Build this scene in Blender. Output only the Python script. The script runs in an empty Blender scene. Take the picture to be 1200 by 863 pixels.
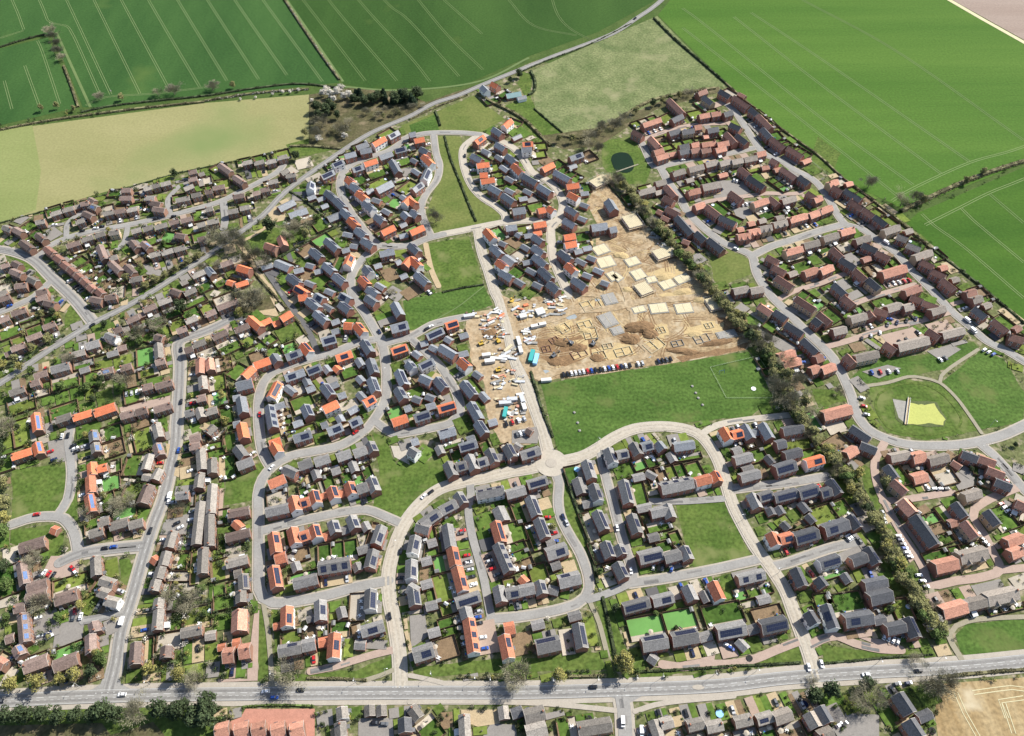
import bpy, math, random
import numpy as np
from mathutils import Vector
R = math.radians
rnd = random.Random(7)
SC = bpy.context.scene
COL = SC.collection
# ------------------------------------------------------------------ camera, sky, sun, exposure
F, HC, PITCH = 950.0, 430.0, 51.0           # focal length in photo pixels, height (m), angle below the horizon
cam = bpy.data.cameras.new('camera'); camo = bpy.data.objects.new('camera', cam); COL.objects.link(camo)
camo.location = (0, 0, HC); camo.rotation_euler = (R(90 - PITCH), 0, 0)
cam.sensor_width = 36; cam.lens = 36 * F / 1200; cam.clip_start = 1; cam.clip_end = 20000
SC.camera = camo
SUN_EL, SUN_AZ = 44.0, 31.0                  # azimuth of the sun counter-clockwise from +X
w = bpy.data.worlds.new('World'); SC.world = w; w.use_nodes = True
nt = w.node_tree
sky = nt.nodes.new('ShaderNodeTexSky'); sky.sky_type = 'NISHITA'; sky.sun_disc = False
sky.sun_elevation = R(SUN_EL); sky.sun_rotation = R(90 - SUN_AZ)
bg = nt.nodes['Background']; nt.links.new(sky.outputs[0], bg.inputs[0]); bg.inputs[1].default_value = 0.1
sl = bpy.data.lights.new('sun', 'SUN'); sl.energy = 4.7; sl.angle = R(0.53); sl.color = (1, .96, .89)
so = bpy.data.objects.new('sun', sl); COL.objects.link(so)
sd = Vector((math.cos(R(SUN_EL)) * math.cos(R(SUN_AZ)), math.cos(R(SUN_EL)) * math.sin(R(SUN_AZ)), math.sin(R(SUN_EL))))
so.rotation_euler = sd.to_track_quat('Z', 'Y').to_euler(); so.location = (0, 300, 500)
SC.view_settings.view_transform = 'Standard'; SC.view_settings.look = 'None'
SC.view_settings.exposure = 0.86; SC.view_settings.gamma = 1
try: SC.cycles.pixel_filter_width = 1.1
except Exception: pass
# ------------------------------------------------------------------ photo pixel -> place
cP, sP = math.cos(R(PITCH)), math.sin(R(PITCH))
def G(px, py, z=0.0):
    a = (px - 600) / F; b = (431.5 - py) / F
    dx, dy, dz = a, cP + b * sP, -sP + b * cP
    t = (z - HC) / dz
    return Vector((dx * t, dy * t, z))
def PX(x, y, z=0.0):
    vy, vz = y, z - HC
    d = vy * cP - vz * sP; u = vy * sP + vz * cP
    return (600 + F * x / d, 431.5 - F * u / d)
# ------------------------------------------------------------------ materials
def lin(c):
    c /= 255.0
    return c / 12.92 if c <= .04045 else ((c + .055) / 1.055) ** 2.4
K = 1.85
def S(r, g, b): return (lin(r) / K, lin(g) / K, lin(b) / K)     # base colour from a sunlit level surface in the photograph
def mix(a, b, t): return tuple(a[i] * (1 - t) + b[i] * t for i in range(3))
MATS = {}
def mat(name, col, rough=.85, var=.15, scale=.25, col2=None, rand=0.0, island=0.0, spec=.3, metal=0, stretch=None, fine=None, trans=0):
    """noise between two colours in object space; rand = per object, island = per loose piece"""
    if name in MATS: return MATS[name]
    m = bpy.data.materials.new(name); m.use_nodes = True; MATS[name] = m
    n = m.node_tree; b = n.nodes['Principled BSDF']; L = n.links.new
    b.inputs['Roughness'].default_value = rough; b.inputs['Metallic'].default_value = metal
    b.inputs['Specular IOR Level'].default_value = spec
    if col2 is None: col2 = tuple(c * (1 - var) for c in col); col = tuple(c * (1 + var) for c in col)
    geo = n.nodes.new('ShaderNodeNewGeometry')
    mp = n.nodes.new('ShaderNodeMapping'); L(geo.outputs['Position'], mp.inputs[0])
    if stretch:
        mp.inputs['Rotation'].default_value = (0, 0, stretch[0]); mp.inputs['Scale'].default_value = (stretch[1], stretch[2], 1)
    nz = n.nodes.new('ShaderNodeTexNoise'); nz.inputs['Scale'].default_value = scale; nz.inputs['Detail'].default_value = 6
    nz.inputs['Roughness'].default_value = .62
    L(mp.outputs[0], nz.inputs['Vector'])
    rp = n.nodes.new('ShaderNodeValToRGB'); rp.color_ramp.elements[0].position = .32; rp.color_ramp.elements[1].position = .68
    rp.color_ramp.elements[0].color = (*col2, 1); rp.color_ramp.elements[1].color = (*col, 1)
    L(nz.outputs['Fac'], rp.inputs[0]); out = rp.outputs[0]
    def scalev(fac_socket, amt, src):
        mr = n.nodes.new('ShaderNodeMapRange'); mr.inputs['To Min'].default_value = 1 - amt; mr.inputs['To Max'].default_value = 1 + amt
        L(fac_socket, mr.inputs['Value'])
        mm = n.nodes.new('ShaderNodeMix'); mm.data_type = 'RGBA'; mm.blend_type = 'MULTIPLY'; mm.inputs['Factor'].default_value = 1
        L(src, mm.inputs['A']); L(mr.outputs[0], mm.inputs['B']); return mm.outputs['Result']
    if fine:
        n2 = n.nodes.new('ShaderNodeTexNoise'); n2.inputs['Scale'].default_value = fine[0]; n2.inputs['Detail'].default_value = 3
        L(geo.outputs['Position'], n2.inputs['Vector']); out = scalev(n2.outputs['Fac'], fine[1] * 2, out)
    if rand:
        oi = n.nodes.new('ShaderNodeObjectInfo'); out = scalev(oi.outputs['Random'], rand, out)
    if island: out = scalev(geo.outputs['Random Per Island'], island, out)
    L(out, b.inputs['Base Color'])
    return m
def field(name, c1, c2, ang, sx, sy, scale, fine=.25, patch=None):
    m = mat(name, c1, col2=c2, scale=scale, stretch=(ang, sx, sy), fine=(.5, fine), rough=.95, spec=.1, island=.22 if 'lawn' in name else 0)
    if patch:
        n = m.node_tree; L = n.links.new; b = n.nodes['Principled BSDF']
        src = b.inputs['Base Color'].links[0].from_socket
        geo = n.nodes.new('ShaderNodeNewGeometry'); nz = n.nodes.new('ShaderNodeTexNoise'); nz.inputs['Scale'].default_value = patch[1]
        nz.inputs['Detail'].default_value = 5
        L(geo.outputs['Position'], nz.inputs['Vector'])
        rp = n.nodes.new('ShaderNodeValToRGB'); rp.color_ramp.elements[0].position = patch[2]; rp.color_ramp.elements[1].position = patch[2] + .14
        L(nz.outputs['Fac'], rp.inputs[0])
        mm = n.nodes.new('ShaderNodeMix'); mm.data_type = 'RGBA'; L(rp.outputs[0], mm.inputs['Factor']); L(src, mm.inputs['A'])
        mm.inputs['B'].default_value = (*patch[0], 1); L(mm.outputs['Result'], b.inputs['Base Color'])
    return m
M = {}
M['land'] = field('far grassland', S(98, 118, 62), S(76, 100, 48), 0, 1, 1, .05)
M['plots'] = field('garden soil grass and gravel', S(138, 138, 96), S(96, 110, 62), 0, 1, 1, .16, .4, (S(186, 172, 148), .2, .53))
M['site'] = field('bare building soil', S(202, 178, 140), S(162, 136, 102), .5, 1, 1, .09, .4, (S(214, 196, 164), .13, .52))
M['dirt'] = field('driven dirt track', S(210, 190, 158), S(178, 152, 116), 0, 1, 1, .14, .3)
M['spoil'] = mat('dark dug soil', S(150, 118, 82), var=.3, scale=.4, fine=(1.5, .3))
M['yellowsoil'] = mat('sandy fill', S(216, 190, 138), var=.12, scale=.4, fine=(1.5, .2))
M['asphalt'] = mat('worn grey asphalt', S(172, 169, 163), var=.11, scale=.08, fine=(1.2, .12), rough=.9)
M['asphaltdark'] = mat('new dark asphalt', S(118, 116, 114), var=.07, scale=.15, fine=(1.2, .1), rough=.9)
M['dusty'] = mat('dusty pale road', S(210, 200, 182), var=.07, scale=.12, fine=(1, .12), rough=.95)
M['paving'] = mat('pinkish block paving', S(196, 172, 156), var=.08, scale=.3, fine=(2, .12))
M['gravel'] = mat('tan gravel', S(206, 184, 146), var=.08, scale=.4, fine=(2, .2))
M['path'] = mat('buff footpath', S(172, 164, 140), var=.08, scale=.3, fine=(2, .15))
M['pavement'] = mat('pale footway', S(198, 188, 172), var=.07, scale=.3, fine=(2, .12))
M['wear'] = mat('tyre-darkened asphalt', S(150, 147, 142), var=.1, scale=.1, fine=(1.2, .15))
M['repair'] = mat('road repair patch', S(128, 126, 123), var=.1, scale=.3, fine=(1.2, .12))
M['mudtrack'] = mat('dusty wheel marks', S(203, 192, 173), var=.1, scale=.1, fine=(1, .2))
M['pavedusty'] = mat('dusty footway', S(206, 196, 179), var=.08, scale=.2, fine=(2, .12))
M['cabin'] = mat('dull white steel', (.50, .49, .46), var=.06, scale=.5, rough=.6)
M['redpaving'] = mat('red block paving', S(210, 150, 128), var=.1, scale=.3, fine=(2, .14))
M['paint'] = mat('white road paint', S(232, 232, 228), var=.05, scale=2)
M['kerbgrass'] = field('verge grass', S(116, 132, 66), S(84, 108, 48), 0, 1, 1, .12, .45)
M['park'] = field('mown park grass', S(112, 132, 64), S(82, 108, 46), .4, 1, 1, .06, .42, (S(134, 142, 86), .06, .54))
M['parkbright'] = field('lush park grass', S(102, 130, 62), S(76, 106, 46), .4, .5, 1.2, .05, .42, (S(122, 132, 76), .035, .56))
M['parkdry'] = field('dry meadow grass', S(134, 140, 80), S(104, 122, 60), .3, 1, 1, .04, .25)
M['scrub'] = field('brown scrubby ground', S(122, 112, 84), S(88, 92, 58), 0, 1, 1, .08, .4, (S(150, 136, 108), .1, .58))
M['f1'] = field('dark cereal field', S(78, 114, 58), S(58, 94, 46), .35, .8, .2, .02, .2, (S(96, 122, 62), .012, .64))
M['f3'] = field('green cereal field', S(76, 108, 50), S(56, 88, 38), .8, .6, .2, .016, .2, (S(104, 120, 58), .012, .65))
M['f6'] = field('bright cereal field', S(100, 134, 56), S(82, 120, 46), -R(37), .1, 1.2, .02, .18)
M['f7'] = field('bright cereal field by the estate', S(88, 124, 46), S(66, 104, 36), -R(37), .3, .9, .02, .18)
M['f4'] = field('dry pasture', S(176, 171, 120), S(158, 157, 104), .1, .6, 1, .012, .13, (S(142, 156, 98), .006, .55))
M['f4g'] = field('greener pasture strip', S(162, 168, 108), S(142, 154, 92), .1, .6, 1, .012, .13)
M['f5'] = field('rough pasture', S(150, 156, 108), S(108, 124, 76), .2, 1, 1, .05, .4, (S(168, 166, 124), .03, .58))
M['f8'] = field('ploughed field', S(188, 170, 156), S(170, 150, 136), -R(37), .1, 1, .03, .12)
M['stubble'] = field('stubble field', S(204, 182, 140), S(168, 142, 100), R(80), 1.2, .15, .06, .3, (S(222, 206, 172), .05, .6))
M['tram'] = mat('pale wheel track', S(142, 160, 104), var=.1, scale=.3)
M['tramfaint'] = mat('faint wheel track', S(116, 138, 80), var=.12, scale=.1)
M['margin'] = mat('straw field margin', S(232, 222, 178), var=.06, scale=.2)
M['lawn'] = field('garden lawn', S(116, 142, 66), S(84, 114, 48), 0, 1, 1, .08, .3)
M['lawnd'] = field('damp garden lawn', S(92, 122, 54), S(66, 98, 42), 0, 1, 1, .1, .4)
M['lawn2'] = field('thin garden lawn', S(140, 152, 74), S(112, 132, 60), 0, 1, 1, .08, .25)
M['lawn3'] = mat('artificial turf', S(118, 172, 88), var=.12, scale=.1)
M['soil'] = mat('bare garden soil', S(148, 124, 94), var=.18, scale=.4, fine=(1.5, .3))
M['patio'] = mat('pale patio slabs', S(206, 194, 174), var=.12, scale=.06, island=.18, fine=(1.6, .15))
M['drivegrey'] = mat('grey driveway', S(160, 154, 146), var=.08, scale=.1, fine=(1.5, .14))
M['drivepink'] = mat('pink paved driveway', S(194, 170, 152), var=.08, scale=.1, fine=(1.5, .14))
M['drivedark'] = mat('dark driveway', S(112, 110, 110), var=.08, scale=.1, fine=(1.5, .1))
M['water'] = mat('dark pond water', S(36, 56, 36), var=.1, scale=.05, rough=.15, spec=.12)
M['weed'] = mat('duckweed', S(202, 206, 112), var=.06, scale=.3, fine=(1, .1))
M['concrete'] = mat('grey concrete', S(176, 172, 162), var=.08, scale=.3, fine=(1, .15))
M['mud'] = mat('reed bank', S(96, 108, 58), var=.2, scale=.3, fine=(1, .3))
# buildings
M['brick'] = mat('red brick', (.27, .125, .09), var=.14, scale=.7, rand=.18, fine=(3, .2))
M['brickold'] = mat('brown brick', (.24, .135, .095), var=.14, scale=.7, rand=.2, fine=(3, .2))
M['buff'] = mat('buff brick', (.42, .32, .21), var=.1, scale=.7, rand=.12, fine=(3, .15))
M['render'] = mat('white render', (.78, .77, .73), var=.04, scale=.4)
M['slate'] = mat('cool grey slate roof', (.175, .184, .196), var=.12, scale=.4, rand=.3, fine=(1.6, .34), rough=.5, spec=.5)
M['warmtile'] = mat('warm grey tile roof', (.175, .166, .156), var=.14, scale=.4, rand=.3, fine=(1.6, .36), rough=.6, spec=.4)
M['pantile'] = mat('orange pantile roof', (.56, .165, .075), var=.1, scale=.4, rand=.14, fine=(1.6, .28), rough=.75)
M['pantileold'] = mat('weathered red pantile roof', (.40, .145, .08), var=.12, scale=.4, rand=.14, fine=(1.6, .34), rough=.75)
M['browntile'] = mat('brown concrete tile roof', (.165, .118, .098), var=.16, scale=.4, rand=.38, fine=(1.6, .36), rough=.7)
M['greybrown'] = mat('grey brown tile roof', (.20, .178, .152), var=.16, scale=.4, rand=.38, fine=(1.6, .36), rough=.7)
M['terracotta'] = mat('pink terracotta tile roof', (.42, .205, .14), var=.14, scale=.4, rand=.28, fine=(1.6, .34), rough=.75)
M['redbrown'] = mat('red brown tile roof', (.24, .125, .092), var=.14, scale=.4, rand=.25, fine=(1.6, .36), rough=.7)
M['easttile'] = mat('pale grey brown tile roof', (.24, .205, .17), var=.14, scale=.4, rand=.25, fine=(1.6, .36), rough=.7)
M['darktile'] = mat('dark charcoal tile roof', (.088, .088, .092), var=.12, scale=.4, rand=.25, fine=(1.6, .36), rough=.6)
M['teal'] = mat('teal metal roof', (.16, .25, .25), var=.08, scale=.5, rough=.5)
M['panel'] = mat('dark blue solar cells', (.018, .022, .045), var=.2, scale=1.2, rough=.2, spec=.35)
M['panelblue'] = mat('pale blue solar cells', (.10, .16, .30), var=.2, scale=1.2, rough=.15, spec=.6)
M['frame'] = mat('white window frame', (.75, .75, .73), var=.03, scale=1, rough=.5)
M['glass'] = mat('dark window glass', (.03, .037, .045), var=.2, scale=.5, rough=.06, spec=.6)
M['verge'] = mat('pale roof verge', (.55, .5, .44), var=.06, scale=1)
M['doorpaint'] = mat('painted door', (.1, .1, .12), var=.1, scale=1, rand=.5)
M['wood'] = mat('brown fence boards', (.15, .095, .06), var=.2, scale=.5, rand=.25, fine=(2, .2))
M['shedwood'] = mat('shed timber', (.20, .14, .09), var=.2, scale=.8, rand=.3)
M['felt'] = mat('grey roofing felt', (.2, .2, .19), var=.15, scale=.8, rand=.35)
M['deck'] = mat('new timber deck', S(236, 222, 184), var=.06, scale=.4, fine=(1.6, .15))
M['block'] = mat('grey blockwork', S(178, 174, 166), var=.1, scale=.6, fine=(2, .2))
M['trunk'] = mat('brown bark', (.10, .075, .055), var=.2, scale=2)
M['trunkgrey'] = mat('grey bark', (.2, .17, .125), var=.2, scale=2, island=.35)
def leafmat(name, c, isl=.55):
    return mat(name, c, var=.18, scale=.35, island=isl, rand=.16, rough=.9, spec=.12)
M['leaf_e'] = leafmat('dark evergreen leaves', (.045, .062, .028))
M['leaf_c'] = leafmat('conifer needles', (.02, .034, .018))
M['leaf_o'] = leafmat('olive spring leaves', (.19, .185, .075))
M['leaf_y'] = leafmat('yellow green spring leaves', (.23, .21, .065))
M['leaf_g'] = leafmat('mid green leaves', (.085, .12, .036))
M['leaf_b'] = leafmat('grey brown bare twigs', (.20, .185, .125))
M['leaf_w'] = leafmat('white blossom', (.58, .54, .46), .3)
M['leaf_h'] = leafmat('olive brown hedge', (.125, .115, .06))
M['leaf_d'] = leafmat('dark hedge leaves', (.05, .064, .03))
for nm, c in dict(white=(.75, .75, .74), silver=(.42, .43, .44), black=(.012, .012, .014), grey=(.11, .115, .12), red=(.42, .02, .02), blue=(.02, .07, .30), navy=(.012, .02, .06), orange=(.6, .13, .02), yellow=(.45, .30, .05), teal2=(.05, .3, .28), lightblue=(.25, .48, .7), green=(.04, .17, .06)).items():
    M['car_' + nm] = mat(nm + ' paint', c, var=.02, scale=1, rough=.25, spec=.5)
M['tyre'] = mat('black rubber', (.015, .015, .015), var=.1, scale=3)
M['railgreen'] = mat('pale green rail', (.33, .40, .24), var=.05, scale=1)
M['puddle'] = mat('grey puddle', (.24, .26, .26), var=.1, scale=.2, rough=.25)
M['lamp'] = mat('galvanised steel', (.5, .5, .48), var=.05, scale=2, rough=.5)
# ------------------------------------------------------------------ mesh helpers
class MB:
    def __init__(s): s.v = []; s.f = []; s.mi = []; s.ms = []
    def m(s, name):
        if name not in s.ms: s.ms.append(name)
        return s.ms.index(name)
    def face(s, pts, mname):
        i = len(s.v); s.v += [tuple(p) for p in pts]; s.f.append(tuple(range(i, i + len(pts)))); s.mi.append(s.m(mname))
    def quads(s, vs, fs, mname):
        i = len(s.v); s.v += [tuple(p) for p in vs]; k = s.m(mname)
        for f in fs: s.f.append(tuple(i + a for a in f)); s.mi.append(k)
    def box(s, x0, y0, z0, x1, y1, z1, mname, bottom=True):
        vs = [(x0, y0, z0), (x1, y0, z0), (x1, y1, z0), (x0, y1, z0), (x0, y0, z1), (x1, y0, z1), (x1, y1, z1), (x0, y1, z1)]
        fs = [(4, 5, 6, 7), (0, 1, 5, 4), (1, 2, 6, 5), (2, 3, 7, 6), (3, 0, 4, 7)]
        if bottom: fs.append((3, 2, 1, 0))
        s.quads(vs, fs, mname)
    def obox(s, c, ax, hl, hw, z0, z1, mname):          # box on a heading: centre c, unit heading ax, half length / width
        px, py = -ax[1], ax[0]
        cs = [(c[0] + ax[0] * a * hl + px * b * hw, c[1] + ax[1] * a * hl + py * b * hw) for a, b in ((-1, -1), (1, -1), (1, 1), (-1, 1))]
        vs = [(x, y, z0) for x, y in cs] + [(x, y, z1) for x, y in cs]
        s.quads(vs, [(4, 5, 6, 7), (0, 1, 5, 4), (1, 2, 6, 5), (2, 3, 7, 6), (3, 0, 4, 7), (3, 2, 1, 0)], mname)
    def tube(s, p, q, r0, r1, n, mname):
        p = Vector(p); q = Vector(q); d = (q - p).normalized()
        a = d.orthogonal().normalized(); b = d.cross(a)
        vs = []
        for c, r in ((p, r0), (q, r1)):
            for k in range(n):
                t = 2 * math.pi * k / n; vs.append(c + a * math.cos(t) * r + b * math.sin(t) * r)
        s.quads(vs, [(k, (k + 1) % n, n + (k + 1) % n, n + k) for k in range(n)] + [tuple(range(n, 2 * n))], mname)
    def mesh(s, name):
        me = bpy.data.meshes.new(name); me.from_pydata(s.v, [], s.f)
        for n_ in s.ms: me.materials.append(M[n_])
        me.polygons.foreach_set('material_index', s.mi); me.update(); return me
def link(name, me, parent=None, loc=None, rz=None):
    o = bpy.data.objects.new(name, me); COL.objects.link(o)
    if parent: o.parent = parent
    if loc is not None: o.location = loc
    if rz is not None: o.rotation_euler = (0, 0, rz)
    return o
def struct(name, mb):
    o = link(name, mb.mesh(name)); o['kind'] = 'structure'; return o
def smooth(pts, step=4.0):
    P = [Vector((p[0], p[1])) for p in pts]
    if len(P) < 3: return P
    out = []
    E = [P[0] * 2 - P[1]] + P + [P[-1] * 2 - P[-2]]
    for i in range(1, len(E) - 2):
        a, b, c, d = E[i - 1:i + 3]
        n = max(1, int((c - b).length / step))
        for k in range(n):
            t = k / n
            out.append(.5 * ((2 * b) + (c - a) * t + (2 * a - 5 * b + 4 * c - d) * t * t + (3 * b - a - 3 * c + d) * t ** 3))
    out.append(P[-1]); return out
def ribbon(mb, pts, wd, z, mname, caps=True, off=0.0):
    n = len(pts); Lf = []; Rt = []
    for i, p in enumerate(pts):
        d = (pts[min(i + 1, n - 1)] - pts[max(i - 1, 0)]).normalized(); q = Vector((-d.y, d.x))
        Lf.append(p + q * (off + wd / 2)); Rt.append(p + q * (off - wd / 2))
    vs = [(p.x, p.y, z) for p in Rt] + [(p.x, p.y, z) for p in Lf]
    mb.quads(vs, [(i, i + 1, n + i + 1, n + i) for i in range(n - 1)], mname)
    if caps:
        for c, a, b in ((pts[0], Lf[0], Rt[0]), (pts[-1], Rt[-1], Lf[-1])):
            t0 = math.atan2(a.y - c.y, a.x - c.x); r = (a - c).length
            arc = [(c.x + r * math.cos(t0 + math.pi * k / 8), c.y + r * math.sin(t0 + math.pi * k / 8), z) for k in range(9)]
            mb.face(arc, mname)
def pxs(s): return [tuple(float(a) for a in p.split(',')) for p in s.split()]
def gp(s): return [G(*p).xy for p in pxs(s)]
# occupancy raster, 1 m cells
X0, Y0, NX, NY = -700, 40, 1400, 900
OCC = np.zeros((NY, NX), np.uint8)                       # 1 house 2 road 3 open land 4 garden
def cell(x, y):
    return int(math.floor(x - X0)), int(math.floor(y - Y0))
def occ(x, y):
    i, j = cell(x, y)
    return OCC[j, i] if 0 <= i < NX and 0 <= j < NY else 3
def setocc(x, y, v, only=None):
    i, j = cell(x, y)
    if 0 <= i < NX and 0 <= j < NY and (only is None or OCC[j, i] in only): OCC[j, i] = v
def fillpoly(pts, v, only=None):
    P = np.array([(p[0], p[1]) for p in pts]); lo = P.min(0); hi = P.max(0)
    i0, j0 = cell(*lo); i1, j1 = cell(*hi); i0 = max(i0, 0); j0 = max(j0, 0); i1 = min(i1 + 1, NX); j1 = min(j1 + 1, NY)
    if i1 <= i0 or j1 <= j0: return
    xs, ys = np.meshgrid(np.arange(i0, i1) + X0 + .5, np.arange(j0, j1) + Y0 + .5)
    ins = np.zeros(xs.shape, bool); n = len(P)
    for k in range(n):
        (xa, ya), (xb, yb) = P[k], P[(k + 1) % n]
        if ya == yb: continue
        c = ((ya > ys) != (yb > ys)) & (xs < (xb - xa) * (ys - ya) / (yb - ya) + xa)
        ins ^= c
    sub = OCC[j0:j1, i0:i1]
    if only is not None: ins &= np.isin(sub, only)
    sub[ins] = v
def earclip(mb, pts, z, mname):
    from mathutils.geometry import tessellate_polygon
    v = [Vector((p[0], p[1], 0)) for p in pts]
    mb.quads([(p.x, p.y, z) for p in v], [t if (v[t[1]] - v[t[0]]).cross(v[t[2]] - v[t[0]]).z > 0 else t[::-1] for t in tessellate_polygon([v])], mname)
def densify(pts, wob, step=6):
    out = []; n = len(pts)
    for i in range(n):
        a = Vector(pts[i][:2]); b = Vector(pts[(i + 1) % n][:2]); k = max(1, int((b - a).length / step))
        for j in range(k):
            p = a.lerp(b, j / k); out.append((p.x + rnd.uniform(-wob, wob), p.y + rnd.uniform(-wob, wob)))
    return out
# ------------------------------------------------------------------ ground, fields, greens
g = MB(); g.face([(-6000, -2000, -.06), (6000, -2000, -.06), (6000, 9000, -.06), (-6000, 9000, -.06)], 'land'); struct('far_ground', g)
g = MB(); earclip(g, gp('-500,1000 -500,262 0,262 240,197 362,172 470,140 630,70 770,118 850,98 990,215 1060,258 1200,377 1500,600 1700,1000'), 0.0, 'plots'); struct('estate_ground', g)
FIELDS = [
 ('wheat_field', 'f1', '-150,60 -150,-75 325,-75 331,0 398,97 340,103 240,113 130,126 97,126 62,40 0,54'),
 ('wheat_field', 'f1', '-150,82 0,57 56,44 92,126 0,147 -150,167'),
 ('wheat_field', 'f3', '337,0 333,-75 870,-75 764,3 700,38 620,66 540,102 430,105 402,98'),
 ('dry_pasture', 'f4', '-200,180 0,153 240,121 362,111 362,171 340,175 240,197 120,226 0,262 -200,320'),
 ('dry_pasture', 'f4g', '-200,180 0,153 38,147 48,200 42,246 0,262 -200,320'),
 ('rough_pasture', 'f5', '770,19 850,100 770,120 690,168 660,158 627,128 622,84 700,49'),
 ('wheat_field', 'f6', '784,2 830,-75 1020,-75 1105,-2 1200,51 1340,120 1340,140 1200,192 1060,246 990,212 875,118 850,97 771,18'),
 ('wheat_field', 'f7', '1340,148 1200,196 1075,250 1062,262 1200,376 1500,620'),
 ('ploughed_field', 'f8', '1112,-2 1030,-75 1500,-75 1500,190 1200,47'),
 ('stubble_field', 'stubble', '1098,802 1200,794 1400,785 1500,960 1112,960 1096,840'),
]
zf = .02
for nm, mn, s in FIELDS:
    mb = MB(); P = gp(s); earclip(mb, P, zf, mn); struct(nm, mb); fillpoly(P, 3); zf += .004
PARKS = [
 ('parkdry', '470,147 512,131 555,112 592,140 562,156 520,154 480,162'), ('park', '592,124 622,112 628,130 660,157 650,167 624,160'), ('parkbright', '480,147 510,134 515,154 482,160'),
 ('parkdry', '510,160 540,160 545,200 562,236 587,250 583,263 508,274 499,250 514,214 517,190'),
 ('park', '500,286 549,277 567,333 519,343 506,312'), ('parkbright', '472,352 566,333 578,357 540,372 500,382 478,388'),
 ('parkbright', '634,450 720,437 878,412 908,466 880,488 800,496 745,501 695,528 656,534 648,508'),
 ('park', '438,507 452,512 464,545 518,537 523,562 500,576 478,604 466,608 436,597 446,560'),
 ('park', '264,561 310,540 315,548 301,570 298,587 263,592'),
 ('park', '791,591 848,589 862,617 879,650 830,665 813,668'),
 ('park', '14,551 60,545 80,541 80,577 64,599 40,604 14,611'), ('park', '13,622 62,615 76,628 72,650 58,655 12,636'), ('park', '139,655 152,655 157,671 148,688 142,680'),
 ('park', '86,585 90,568 92,610 78,612 73,602'),
 ('parkdry', '832,302 850,291 878,304 880,322 846,335 836,330'),
 ('parkbright', '998,441 1028,418 1066,418 1100,413 1140,400 1148,408 1112,432 1064,441 1016,450'),
 ('park', '1016,453 1060,444 1100,450 1120,468 1147,505 1085,516 1040,508 1026,490'), ('parkbright', '1105,447 1148,411 1176,420 1200,460 1200,495 1150,504 1121,465'),
 ('parkbright', '1120,745 1135,731 1200,726 1300,722 1300,762 1135,772 1126,764'),
 ('kerbgrass', '484,783 575,772 640,770 700,764 712,786 600,788 540,790 500,794 484,790'), ('kerbgrass', '698,705 712,700 726,740 744,785 722,788 708,745'),
 ('kerbgrass', '746,786 800,783 860,779 905,768 935,757 941,762 938,776 890,782 820,787 750,795'), ('kerbgrass', '961,753 1000,762 1030,765 1075,760 1090,770 1040,775 965,777'),
 ('kerbgrass', '418,786 458,768 459,786 432,796 362,796 368,788'), ('kerbgrass', '302,712 314,716 316,790 303,800'), ('kerbgrass', '318,712 326,712 330,760 334,785 362,792 358,798 325,800'),
 ('kerbgrass', '660,556 672,590 688,640 698,690 694,690 682,640 662,605 660,580'), ('kerbgrass', '1004,536 1022,552 1034,590 1028,600 1014,575'),
 ('park', '704,166 740,160 764,196 756,216 730,216 706,196'), ('kerbgrass', '958,160 985,180 975,205 950,190'),
 ('kerbgrass', '0,298 30,302 46,318 38,318 14,304'), ('kerbgrass', '42,316 60,336 52,336 42,322'), ('kerbgrass', '950,456 985,458 992,470 960,478'),
 ('kerbgrass', '168,345 240,304 240,299 166,341'), ('kerbgrass', '76,386 96,372 94,352 84,352 76,370'), ('kerbgrass', '335,170 408,150 408,172 345,186'),
 ('kerbgrass', '0,862 -20,836 250,822 250,900 0,900'), ('kerbgrass', '324,346 334,346 362,394 350,392'), ('kerbgrass', '620,120 624,88 612,84 606,98'),
 ('kerbgrass', '480,826 700,828 712,830 640,818 480,818'), ('kerbgrass', '755,822 800,816 900,804 1000,796 1060,792 1000,800 880,812 780,826'),
]
PARKS += [('scrub', '362,111 412,103 470,108 500,120 482,138 440,155 408,173 362,172'), ('scrub', '500,120 540,106 560,100 540,112 508,122 486,135'), ('scrub', '-20,850 120,848 130,862 180,846 200,870 -20,900'), ('kerbgrass', '285,276 330,266 352,282 330,300 305,306'), ('scrub', '272,344 318,346 322,362 296,368 276,366'), ('scrub', '630,160 700,150 800,108 842,102 845,108 770,128 700,172 660,175')]
zp = .04; mb = MB()
for mn, s in PARKS:
    P = gp(s); fillpoly(P, 3); earclip(mb, densify(P, .5), zp, mn); zp += .001
struct('mown_grass', mb)
SITE = gp('586,345 600,352 640,348 662,340 690,335 698,300 700,262 688,238 700,205 714,205 728,236 748,258 776,285 800,307 836,342 848,360 880,400 874,411 720,437 632,447 612,440 600,400')
SITE2 = gp('545,368 588,362 612,430 628,478 636,505 622,522 586,520 572,490 566,450 552,425')
mb = MB()
for P in (SITE, SITE2): fillpoly(P, 3); earclip(mb, densify(P, 1.0), zp, 'site' if P is SITE else 'dirt'); zp += .002
struct('bare_building_soil', mb)
mb = MB()
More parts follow.
